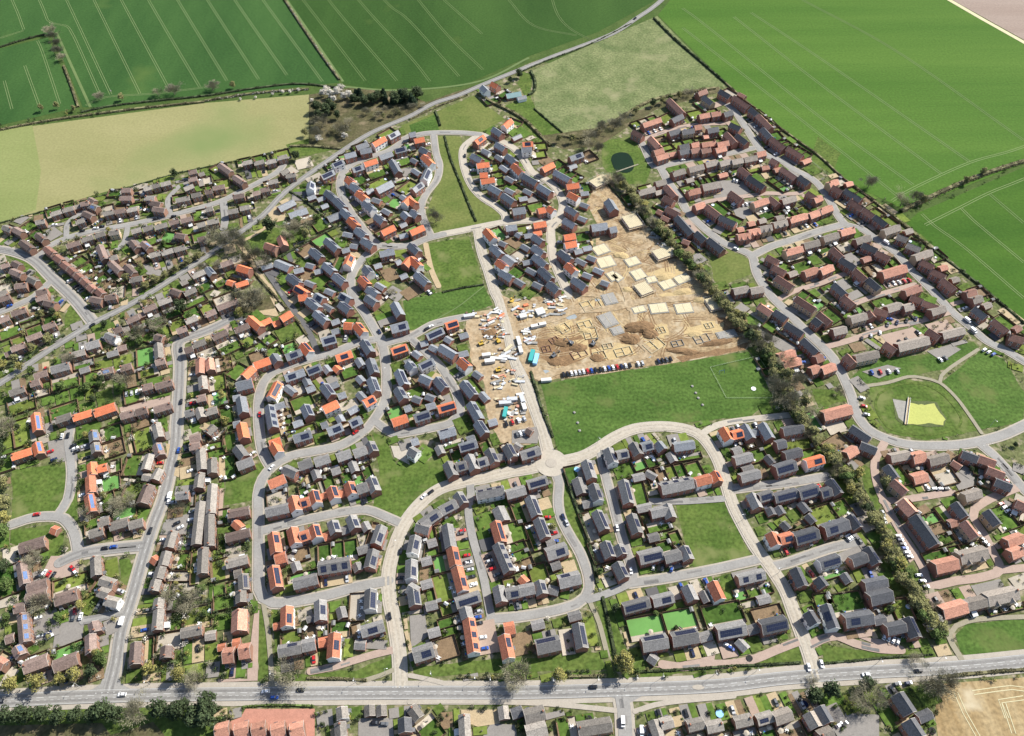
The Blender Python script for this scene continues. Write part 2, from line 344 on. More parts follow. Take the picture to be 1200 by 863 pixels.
for mn, s in [('spoil', '722,392 760,380 770,395 755,404 730,404'), ('spoil', '628,398 690,388 700,410 660,432 632,420'), ('spoil', '790,420 880,402 872,410 800,424'), ('spoil', '838,372 868,376 876,390 845,388'),
              ('yellowsoil', '650,381 671,374 676,388 655,392'), ('yellowsoil', '668,400 690,396 692,418 672,422'), ('yellowsoil', '694,410 722,406 724,422 696,424'), ('yellowsoil', '754,396 778,392 780,408 756,410'), ('yellowsoil', '822,378 838,376 840,386 824,388'), ('yellowsoil', '766,382 782,380 784,392 768,394'), ('yellowsoil', '650,384 664,376 670,386 656,392'), ('yellowsoil', '676,376 692,374 702,396 684,398'), ('yellowsoil', '676,350 704,352 706,362 680,362'), ('yellowsoil', '800,384 850,378 846,388 802,396'),
              ('yellowsoil', '756,320 790,310 806,322 770,332'), ('yellowsoil', '770,345 850,336 842,350 780,352'), ('yellowsoil', '720,400 738,404 744,416 722,418'), ('spoil', '564,384 590,380 592,398 568,398')]:
    earclip(mb, densify(gp(s), 1.2), zp, mn); zp += .002
struct('dug_soil', mb)
mb = MB(); SR = random.Random(11)
from mathutils.geometry import intersect_point_tri_2d
def insite(x, y):
    P = SITE; c_ = False
    for k in range(len(P)):
        a, b = P[k], P[(k + 1) % len(P)]
        if (a.y > y) != (b.y > y) and x < (b.x - a.x) * (y - a.y) / (b.y - a.y) + a.x: c_ = not c_
    return c_
zq = zp
for _ in range(150):
    px, py = SR.uniform(600, 872), SR.uniform(235, 440); q = G(px, py).xy; t = SR.uniform(0, 6.28); pts = []
    for k in range(SR.randrange(6, 18)):
        if not insite(q.x, q.y): break
        pts.append(q.copy()); t += SR.gauss(0, .22); q = q + Vector((math.cos(t), math.sin(t))) * 3.5
    if len(pts) < 4: continue
    mn = SR.choice(['dirt', 'spoil', 'spoil', 'dirt', 'yellowsoil'])
    for o_ in (-.95, .95): ribbon(mb, pts, SR.uniform(.45, .8), zq, mn, False, o_)
    zq += .0004
for s, rr in (('669,371', 4.5), ('700,352', 2), ('640,436', 2.5), ('618,398', 1.6), ('760,418', 2)):
    q = G(*pxs(s)[0]); earclip(mb, [(q.x + rr * math.cos(k * .35) * SR.uniform(.8, 1.15), q.y + rr * .7 * math.sin(k * .35) * SR.uniform(.8, 1.15)) for k in range(18)], zq + .004, 'puddle'); zq += .0004
zp += .07
struct('wheel_ruts', mb)
mb = MB()
earclip(mb, smooth(gp('716,188 718,182 726,179 735,180 740,185 743,194 741,200 735,203 727,202 720,198 716,188'), 2), zp + .03, 'water'); struct('pond_water', mb)
mb = MB()
earclip(mb, densify(densify(gp('1064,472 1076,474 1087,475 1096,474 1100,482 1108,492 1104,498 1088,497 1075,498 1061,497'), .5, 5), .35, 2), zp + .03, 'weed'); struct('duckweed_pond_water', mb)
mb = MB(); earclip(mb, gp('1046,468 1063,471 1060,496 1053,490'), zp + .02, 'concrete'); struct('pond_slope', mb)
mb = MB(); ribbon(mb, smooth(gp('1030,462 1050,452 1080,450 1104,462 1122,482 1126,496 1112,506 1080,510 1046,504 1032,490 1026,474 1030,462'), 3), 1.6, zp + .012, 'kerbgrass', False); P = densify(gp('1046,466 1064,470 1097,472 1110,492 1106,500 1060,499 1050,491'), .8); earclip(mb, P, zp + .01, 'mud'); struct('pond_bank', mb)
# tram lines
mb = MB(); zt = zf + .02
def tram(s, mn, gap=1.9, wd=.42):
    global zt
    P = smooth(gp(s), 8)
    for o in (-gap / 2, gap / 2): ribbon(mb, P, wd, zt, mn, False, o)
    zt += .002
for s in ['-25,-80 14,0 28,35', '8,-80 46,0 56,24 62,28 76,30 86,42 117,111', '40,-80 78,0 130,111', '70,-80 110,0 164,110', '100,-80 142,0 198,104', '130,-80 174,0 234,102', '161,-80 208,0 266,95', '193,-80 243,0 303,93', '222,-80 275,0 336,88', '252,-80 308,0 378,96', '44,48 50,62 70,122', '29,77 46,124', '5,95 14,128', '0,45 28,36', '100,124 125,114 180,110 238,103']:
    tram(s, 'tram')
for s in ['300,-70 355,0 428,95', '335,-70 385,0 465,95', '366,-70 420,0 480,66 504,96', '392,-70 450,0 480,25 538,90', '490,0 525,42 566,82', '520,0 565,40', '596,0 625,30 676,42', '570,-60 600,0', '640,-60 655,20 720,60']:
    tram(s, 'tramfaint', 2, .5)
for s in ['800,33 924,129 1052,230', '800,10 832,34 959,136 1070,217', '860,20 960,98 1103,204', '880,15 960,68 1112,173 1136,190']:
    tram(s, 'tramfaint', 2.2, .7)
for s in ['1045,236 1070,221 1136,191 1200,172 1300,130', '1084,264 1100,256 1126,243 1160,226 1200,210 1300,168', '1126,244 1140,258 1200,308', '1080,251 1095,265 1130,290 1200,350']:
    tram(s, 'tram', 2, .45)
for s in ['1160,228 1200,262', '940,0 1050,60 1200,165']: tram(s, 'tramfaint', 2.2, .6)
for s in ['1180,842 1172,822 1200,818', '1188,860 1176,824', '1150,870 1130,835 1120,812', '1140,812 1185,806 1200,808']: tram(s, 'margin', 2, .45)
P = gp('1098,-14 1112,0 1150,22 1200,50 1300,106'); ribbon(mb, P, 5, zt, 'margin', False)
P = gp('845,100 900,148 960,196 1000,228'); ribbon(mb, P, 1.2, zt + .004, 'tramfaint', False)
for s in ['512,374 538,359 567,336']: ribbon(mb, smooth(gp(s)), .9, zp + .11 if 0 else .19, 'tramfaint', False)
for s in ['336,0 402,96', '66,38 106,126', '610,80 700,48 760,12', '404,102 470,106 560,96 620,68']: ribbon(mb, smooth(gp(s)), 2.5, zt + .008, 'tramfaint', False)
struct('field_wheel_tracks', mb)
# ------------------------------------------------------------------ roads
ROADS = [  # phrase, surface, width, pavement, photo polyline
 ('main road', 'asphalt', 6.8, 2.6, '-80,828 0,822 100,817 240,814 480,812 600,812 720,809 840,804 920,795 1020,788 1080,785 1140,781 1200,775 1300,764'),
 ('country road', 'asphalt', 5.4, 0.0, '-40,472 0,450 50,416 90,391 112,378 140,364 174,345 239,303 270,281 308,253 340,221 408,173 440,154 480,137 508,122 538,112 570,98 610,82 650,66 680,55 720,39 746,22 764,10 780,-4 820,-45'),
 ('far-left road', 'asphalt', 6.2, 1.5, '108,377 88,352 60,325 42,307 26,299 0,293 -60,288'),
 ('upper-left street', 'asphalt', 4.7, 1.0, '44,302 56,290 80,279 110,271 140,266 170,260 200,253 238,243 260,236 280,226 300,216 324,203 332,194'),
 ('upper-left street', 'asphalt', 4.3, 0.0, '78,278 80,262 96,249'), ('upper-left street', 'asphalt', 4.3, 0.0, '200,252 197,235 210,219'), ('upper-left street', 'asphalt', 4.3, 0.0, '150,266 146,284 136,294'), ('upper-left street', 'asphalt', 6.0, 0.0, '262,238 264,258 262,268'),
 ('left-edge street', 'asphalt', 4.7, 1.0, '-40,376 0,366 20,358 40,348 60,330'),
 ('western street', 'asphalt', 6.2, 1.5, '128,810 136,778 142,740 150,716 158,690 170,647 180,615 192,583 200,549 206,519 207,498 210,458 211,426 209,404 220,396 240,389 256,382 268,376'),
 ('western street', 'asphalt', 6.2, 1.5, '170,640 130,644 96,649 70,660'), ('left green street', 'asphalt', 5.2, 1.0, '92,648 88,627 80,613 68,606 40,607 14,615'), ('left green street', 'asphalt', 4.7, 1.0, '68,604 80,585 84,559 83,539 80,519 82,505'),
 ('western street', 'asphalt', 4.5, 0.0, '144,717 120,724 98,728'),
 ('gravel lane', 'gravel', 3.4, 0.0, '262,285 276,283 290,300 300,317 320,343 324,352'),
 ('northern loop', 'asphalt', 5.2, 1.0, '480,160 456,177 430,185 410,195 400,207 399,223 406,241 418,259 432,277 442,287'), ('northern loop', 'asphalt', 5.2, 1.0, '474,163 492,158 510,156 540,156 562,158'),
 ('green-side street', 'asphalt', 4.7, 1.0, '508,157 511,180 515,194 512,211 500,227 494,241 496,257 505,277'),
 ('pale green-side street', 'dusty', 4.6, 1.1, '562,158 546,170 542,180 544,197 552,217 564,231 582,243 592,253 592,262'),
 ('pale northern street', 'dusty', 5.0, 1.1, '562,158 580,163 600,173 612,185 624,203 640,211 654,225 660,241 655,257 646,267 646,285 648,303 656,323 667,347'),
 ('upper crossing road', 'asphalt', 5.2, 1.0, '442,288 460,289 480,288 500,280 520,275'), ('upper crossing road', 'dusty', 5.0, 1.1, '518,275 540,271 564,266 592,261 624,259 646,261'),
 ('winding street', 'asphalt', 5.3, 1.0, '442,289 426,303 414,319 411,333 414,348 428,368 440,388 448,404 452,426 453,452 451,470 440,490 426,506 400,522 370,529 340,535 320,547 308,561 303,579 303,603 303,639 303,669 303,690 308,701 320,707 340,706 380,699 420,688 456,681'),
 ('inner loop', 'asphalt', 5.2, 1.0, '446,397 420,402 390,414 360,422 330,432 314,442 306,456 303,476 304,506 308,530 316,545'),
 ('diagonal lane', 'asphaltdark', 4.3, 0.0, '312,318 322,332 332,347 350,372 364,394 373,416'),
 ('link road', 'asphalt', 5.2, 1.0, '447,404 464,399 480,395 492,389 506,381 525,376 546,372'),
 ('middle loop', 'asphalt', 4.7, 1.0, '482,398 500,414 516,430 528,448 536,464 539,482 528,496 506,502 480,507 460,508 438,493'),
 ('site road', 'dusty', 5.9, 1.1, '560,268 564,293 572,317 580,343 585,352 589,366 595,386 600,410 606,430 616,452 626,478 636,506 640,522 646,543'),
 ('curving spine', 'dusty', 5.9, 1.1, '646,543 620,550 600,553 570,560 540,566 516,573 496,587 480,605 470,622 462,643 456,667 455,685 457,705 462,730 468,770 469,806'),
 ('eastern spine', 'dusty', 5.9, 1.1, '646,543 680,536 700,526 720,513 744,503 776,500 806,504 824,514 840,537 850,565 858,591 872,619 886,643 904,667 920,692 930,718 942,750 949,770 956,796'),
 ('lower link road', 'asphalt', 4.7, 1.0, '304,624 330,616 370,607 405,600 430,598 452,606 468,613'),
 ('roundabout lane', 'asphalt', 4.7, 1.0, '648,548 655,565 654,583 656,603 666,625 680,649 689,675 690,691 686,700 676,708 650,716 610,723 576,726'),
 ('terrace lane', 'asphalt', 4.7, 0.0, '551,567 552,579 549,595 550,609 554,631 562,659 568,683 571,700 576,726'),
 ('inner lane', 'asphalt', 4.7, 1.0, '704,528 706,540 710,559 717,585 722,605 730,635 738,659 743,683'), ('inner lane', 'asphalt', 4.7, 1.0, '738,684 780,678 830,669 858,663 888,656'), ('inner lane', 'asphalt', 4.3, 0.0, '742,682 722,692 700,700 690,703'),
 ('inner lane', 'asphalt', 4.3, 0.0, '846,585 800,588 760,588'),
 ('right close', 'asphalt', 4.7, 1.0, '857,574 890,570 920,567 968,559'), ('lower right close', 'asphalt', 4.7, 1.0, '904,664 920,661 960,647 980,641 1006,636'), ('field-edge close', 'dusty', 4.6, 0.0, '824,508 840,499 870,493 924,487'),
 ('lower paved drive', 'paving', 4.5, 0.0, '936,752 910,762 886,772 860,778 830,779 800,782 776,779'), ('right paved drive', 'paving', 4.5, 0.0, '948,757 962,750 980,746 1000,754 1030,761 1056,762'), ('middle paved drive', 'paving', 4.0, 0.0, '364,787 390,782 410,776 440,767 466,761'),
 ('southern road', 'asphalt', 7.0, 1.6, '727,810 731,830 733,863 737,920'),
 ('field-side road', 'asphalt', 5.2, 1.0, '846,117 860,130 870,144 884,166 896,181 916,189 930,199 950,209 962,220 972,235 982,253 992,264 1010,269 1030,283 1050,297 1068,317 1092,341 1116,366 1140,386 1156,400 1180,412 1200,424 1260,460'),
 ('upper east street', 'asphalt', 4.7, 1.0, '752,168 766,195 780,194 810,187 850,181 882,174'), ('upper east street', 'paving', 4.5, 0.0, '750,166 770,158 804,148 850,145'),
 ('eastern street', 'asphalt', 5.6, 1.0, '774,196 784,215 796,231 806,249 824,267 848,285 872,295 882,302 887,321 900,343 912,356 932,376 950,394 960,403 976,420 988,442 998,466 1004,486 1018,504 1040,515 1062,521 1090,523 1130,521 1170,512 1200,499 1260,470'),
 ('right-edge road', 'asphalt', 5.6, 1.0, '1146,519 1162,532 1180,551 1200,574 1230,600'),
 ('eastern link', 'asphalt', 5.2, 1.0, '882,300 904,289 930,281 960,271 986,264'), ('brick court', 'paving', 4.5, 0.0, '806,247 828,237 870,231 900,227 920,228 948,226'), ('paved lane', 'paving', 4.5, 0.0, '912,352 930,342 960,333 980,325 996,320'), ('paved lane', 'paving', 4.5, 0.0, '996,358 1030,346 1072,334'),
 ('beige close', 'paving', 4.7, 0.0, '968,407 1000,398 1040,384 1072,378 1114,366'),
 ('pink loop', 'paving', 5.0, 0.0, '1036,520 1025,541 1028,569 1040,595 1054,621 1072,649 1082,667 1090,686 1120,681 1150,677 1172,668 1164,649 1152,625 1140,607 1142,597 1160,585 1192,572'), ('pink loop', 'paving', 4.5, 0.0, '1034,588 1058,586 1080,583 1116,577'), ('pink loop', 'paving', 4.5, 0.0, '1168,669 1200,666 1240,664'),
 ('', 'path', 3.2, 0, '1090,686 1096,712 1108,736 1116,756 1126,772'), ('', 'path', 2.6, 0, '1114,742 1120,734 1132,729 1160,725 1240,722'),
 ('', 'path', 2.4, 0, '1014,453 1040,449 1064,442 1080,443 1101,449 1120,466 1135,486 1150,508'), ('', 'path', 2.4, 0, '1101,449 1103,441 1114,431 1146,410'),
 ('', 'path', 2.6, 0, '309,708 314,738 317,770 319,804'), ('', 'path', 2.6, 0, '690,703 694,712 702,730 712,768'), ('', 'pavement', 2.6, 0, '480,823 540,822 620,824 664,827 722,833'), ('', 'pavement', 2.6, 0, '744,834 780,824 860,816'), ('', 'path', 2.4, 0, '420,800 446,792 460,786'), ('', 'pavement', 2.4, 0, '480,792 500,796 528,803'),
 ('', 'gravel', 4.2, 0, '499,287 505,315 514,336'), ('', 'gravel', 3, 0, '284,283 300,275 318,262'),
 ('', 'dirt', 6, 0, '600,387 620,380 650,374 672,365 700,363 720,361 750,354 800,350 842,346'), ('', 'dirt', 5, 0, '742,362 745,395 760,415 720,425 660,434 636,444'), ('', 'dirt', 5, 0, '668,347 690,345 720,350'), ('', 'dirt', 5, 0, '700,240 722,245 750,262 762,285 735,298 722,312 734,345 738,362'),
]
ROADLINES = []
zr = zp + .3; RP = {}; roads = {}
mp_ = MB(); zpv = zp + .03
for ph, mn, wd, pv, s in ROADS:
    P = smooth(gp(s))
    nm = {'path': 'footpath', 'pavement': 'footpath', 'dirt': 'dirt_track', 'gravel': 'gravel_track', 'paving': 'paved_street'}.get(mn, 'road')
    ribbon(roads.setdefault(nm, MB()), P, wd, zr, mn); zr -= .002
    if pv: ribbon(mp_, P, wd + 2 * pv, zpv, 'pavedusty' if mn == 'dusty' else 'pavement'); zpv += .001
    if ph: ROADLINES.append((ph, P))
    hw = wd / 2 + pv + .3
    for i in range(len(P) - 1):
        a, b = P[i], P[i + 1]; d = b - a; q = Vector((-d.y, d.x)).normalized()
        n = max(1, int(d.length / .7))
        for k in range(n + 1):
            c = a + d * (k / n); t = -hw
            while t <= hw: e = c + q * t; setocc(e.x, e.y, 2); t += .7
AREAS = [('asphalt', '102,812 118,802 130,772 134,772 142,802 158,810 160,818 100,820'), ('asphalt', '706,812 722,820 738,824 760,812 730,806'), ('drivegrey', '56,518 86,512 92,540 60,542'), ('drivegrey', '66,733 100,722 96,752 62,760'), ('paving', '60,652 94,652 92,676 46,680'),
         ('dusty', '458,523 478,523 480,545 462,536'), ('drivegrey', '480,722 498,720 502,746 482,760'), ('gravel', '322,352 316,348 328,372 300,368 296,366 322,362'), ('gravel', '312,246 330,240 336,258 318,262'), ('redpaving', '288,831 369,831 369,870 246,870 258,850 282,841'), ('drivegrey', '575,848 606,850 604,880 556,880'),
         ('drivegrey', '166,308 190,318 188,324 172,322'), ('drivegrey', '840,212 870,212 880,226 850,236 836,232'), ('drivegrey', '856,238 884,236 880,256 864,258'), ('paving', '256,380 270,372 272,388 260,392'), ('drivegrey', '886,384 920,400 940,408 920,414 896,400'), ('drivegrey', '920,434 944,440 940,448 924,444'),
         ('drivegrey', '420,842 460,842 462,868 420,868'), ('gravel', '540,832 586,832 586,848 560,852 542,846'), ('paving', '256,796 290,796 290,786 298,720 304,715 302,798 256,800'), ('gravel', '194,520 214,524 210,560 200,556'), ('drivegrey', '194,610 222,602 218,628 200,630'), ('paving', '140,478 200,464 200,474 142,486'),
         ('drivegrey', '1000,642 1012,640 1010,655 990,662 980,650'), ('drivegrey', '990,836 1030,838 1030,870 996,872'), ('paving', '1048,628 1056,622 1076,652 1066,660'), ('drivegrey', '1010,436 1040,428 1056,432 1030,444'), ('drivegrey', '1086,412 1114,404 1126,410 1104,424'), ('drivegrey', '1112,555 1124,554 1142,560 1140,572 1124,576'), ('drivegrey', '600,505 632,500 630,520 600,520'), ('paving', '766,782 800,776 838,768 836,780 800,786'), ('paving', '1000,745 1046,752 1058,760 1046,764'), ('drivegrey', '128,106 130,106 131,108'),
         ('dirt', '586,346 598,352 608,392 640,440 632,447 618,440 600,405 592,372')]
ma = MB(); za = zp + .09
for mn, s in AREAS:
    P = gp(s); fillpoly(P, 2); earclip(ma, P, za, mn); za += .0011
struct('car_parks', ma); struct('pavements', mp_)
rb = roads['road']
zr = zp + .31
c = G(646, 543); ring = [(c.x + 10 * math.cos(k * math.pi / 16), c.y + 10 * math.sin(k * math.pi / 16)) for k in range(32)]
earclip(rb, ring, zr, 'dusty'); fillpoly(ring, 2)
ring2 = [(c.x + 3.6 * math.cos(k * math.pi / 16), c.y + 3.6 * math.sin(k * math.pi / 16)) for k in range(32)]
ring3 = [(c.x + 3.0 * math.cos(k * math.pi / 16), c.y + 3.0 * math.sin(k * math.pi / 16)) for k in range(32)]
for nm, b in roads.items(): struct(nm, b)
wr = MB(); WR = random.Random(5); zw = zp + .302
for ph, P in ROADLINES:
    if ph in ('main road', 'country road', 'western street', 'far-left road'):
        for o_ in (-1.55, 1.55): ribbon(wr, P, 1.3, zw, 'wear', False, o_)
    if ph in ('site road', 'curving spine', 'eastern spine'):
        for o_ in (-1.3, 1.3): ribbon(wr, P, 1.2, zw, 'mudtrack', False, o_)
    zw += .00008
for i in range(170):
    ph, P = WR.choice(ROADLINES)
    if len(P) < 8 or ph in ('site road', 'curving spine', 'eastern spine', 'gravel lane'): continue
    k = WR.randrange(0, len(P) - 4); n_ = WR.randrange(2, 4)
    ribbon(wr, P[k:k + n_], WR.uniform(.8, 1.8), zw + .0006 * (1 + i % 6), WR.choice(['repair', 'wear', 'wear']), False, WR.uniform(-1.3, 1.3))
struct('road_wear', wr)
mk = MB(); zm = zr + .01
mi = MB(); mi.quads([(x, y, zr) for x, y in ring2] + [(x, y, zr + .12) for x, y in ring2] + [(x, y, zr + .16) for x, y in ring3],
     [(k, (k + 1) % 32, 32 + (k + 1) % 32, 32 + k) for k in range(32)] + [(32 + k, 32 + (k + 1) % 32, 64 + (k + 1) % 32, 64 + k) for k in range(32)] + [tuple(range(64, 96))], 'pavement'); struct('roundabout_island', mi)
def dashes(P, off, wd, on, gap, z):
    acc = 0; cur = []
    Ld = 0
    for i in range(len(P) - 1):
        a, b = P[i], P[i + 1]; d = b - a; n = max(1, int(d.length / .5)); u = d.normalized(); q = Vector((-u.y, u.x))
        for k in range(n):
            t = (Ld + d.length * k / n) % (on + gap)
            if t < on: cur.append(a + d * (k / n) + q * off)
            else:
                if len(cur) > 1: ribbon(mk, cur, wd, z, 'paint', False)
                cur = []
        Ld += d.length
    if len(cur) > 1: ribbon(mk, cur, wd, z, 'paint', False)
MAIN = [P for ph, P in ROADLINES if ph == 'main road'][0]; WEST = [P for ph, P in ROADLINES if ph == 'western street'][0]
dashes(MAIN, .5, .2, 4, 2.5, zm); dashes(MAIN, -.9, .16, 2, 1.5, zm); dashes(MAIN, 3.1, .16, 60, 0.01, zm); dashes(MAIN, -3.1, .16, 60, .01, zm)
dashes(WEST[:40], 0, .2, 3, 4, zm); dashes([P for ph, P in ROADLINES if ph == 'field-side road'][0], 0, .15, 2, 5, zm); dashes([P for ph, P in ROADLINES if ph == 'southern road'][0][4:], 0, .2, 3, 3, zm)
for s in ['712,816 748,815', '112,813 146,811', '104,380 114,374', '460,806 480,806', '945,789 966,786', '1152,523 1168,519', '162,646 164,638', '82,648 90,644']:
    P = gp(s); P = [P[0].lerp(P[1], k / 8) for k in range(9)]; dashes(P, 0, .35, .9, .6, zm + .004)
c = G(818, 806); ringi = [(c.x + 3.2 * math.cos(k * .3925), c.y + 1.3 * math.sin(k * .3925)) for k in range(16)]
mi = MB(); mi.quads([(x, y, zr) for x, y in ringi] + [(x, y, zr + .13) for x, y in ringi], [(k, (k + 1) % 16, 16 + (k + 1) % 16, 16 + k) for k in range(16)] + [tuple(range(16, 32))], 'pavement'); struct('traffic_island', mi)
struct('road_markings', mk)
# ------------------------------------------------------------------ labels
RL = []
for ph, P in ROADLINES:
    a = np.array([(p.x, p.y) for p in P]); RL.append((ph, a[:-1], a[1:]))
WORDS = 'first second third fourth fifth sixth seventh eighth ninth tenth eleventh twelfth thirteenth fourteenth fifteenth sixteenth seventeenth eighteenth nineteenth'.split()
TENS = {2: 'twenty', 3: 'thirty', 4: 'forty', 5: 'fifty', 6: 'sixty', 7: 'seventy', 8: 'eighty', 9: 'ninety'}
def ordinal(n):
    if n < 20: return WORDS[n - 1]
    t, u = divmod(n, 10)
    if n >= 100: return ('hundred-and-' + ordinal(n - 100)) if n > 100 else 'hundredth'
    return TENS[t][:-1] + 'ieth' if u == 0 else TENS[t] + '-' + WORDS[u - 1]
def nearest_road(p, skip=()):
    best = None; q = np.array((p[0], p[1]))
    for k, (ph, A, B) in enumerate(RL):
        d = B - A; t = np.clip(((q - A) * d).sum(1) / np.maximum((d * d).sum(1), 1e-9), 0, 1)
        c = A + d * t[:, None]; dd = ((c - q) ** 2).sum(1); i = int(dd.argmin())
        if best is None or dd[i] < best[0]: best = (dd[i], k, i, c[i], d[i])
    return best
REG = []
def reg(o, look, cat, group=None, pos=None, place=None):
    o['category'] = cat
    if group: o['group'] = group
    REG.append((o, look, pos if pos is not None else o.location.copy(), place))
def finish_labels():
    groups = {}
    for o, look, p, place in REG:
        if place: groups.setdefault((look, place), []).append((o, p)); continue
        _, k, i, c, d = nearest_road(p)
        a = PX(*c); b = PX(p[0], p[1]); e = PX(c[0] + d[0] * .1, c[1] + d[1] * .1)
        vert = abs(e[1] - a[1]) > abs(e[0] - a[0])
        # one direction per named road keeps the counting in step
        ph = RL[k][0]
        side = ('left' if b[0] < a[0] else 'right') if vert else ('upper' if b[1] < a[1] else 'lower')
        groups.setdefault((look, side + ' side of ' + ph), []).append((o, p))
    for (look, where), lst in groups.items():
        xy = [PX(p[0], p[1]) for o, p in lst]
        sx = max(x for x, y in xy) - min(x for x, y in xy); sy = max(y for x, y in xy) - min(y for x, y in xy)
        ax = 0 if sx >= sy else 1; end = ('left', 'top')[ax]
        order = sorted(range(len(lst)), key=lambda i: xy[i][ax])
        pre = '' if where.startswith(('in ', 'on ', 'by ', 'along ')) else 'on '
        for n, i in enumerate(order):
            lst[i][0]['label'] = f'{look} {pre}{where}' if len(lst) == 1 else f'{look}, {ordinal(n + 1)} from {end} {pre}{where}'
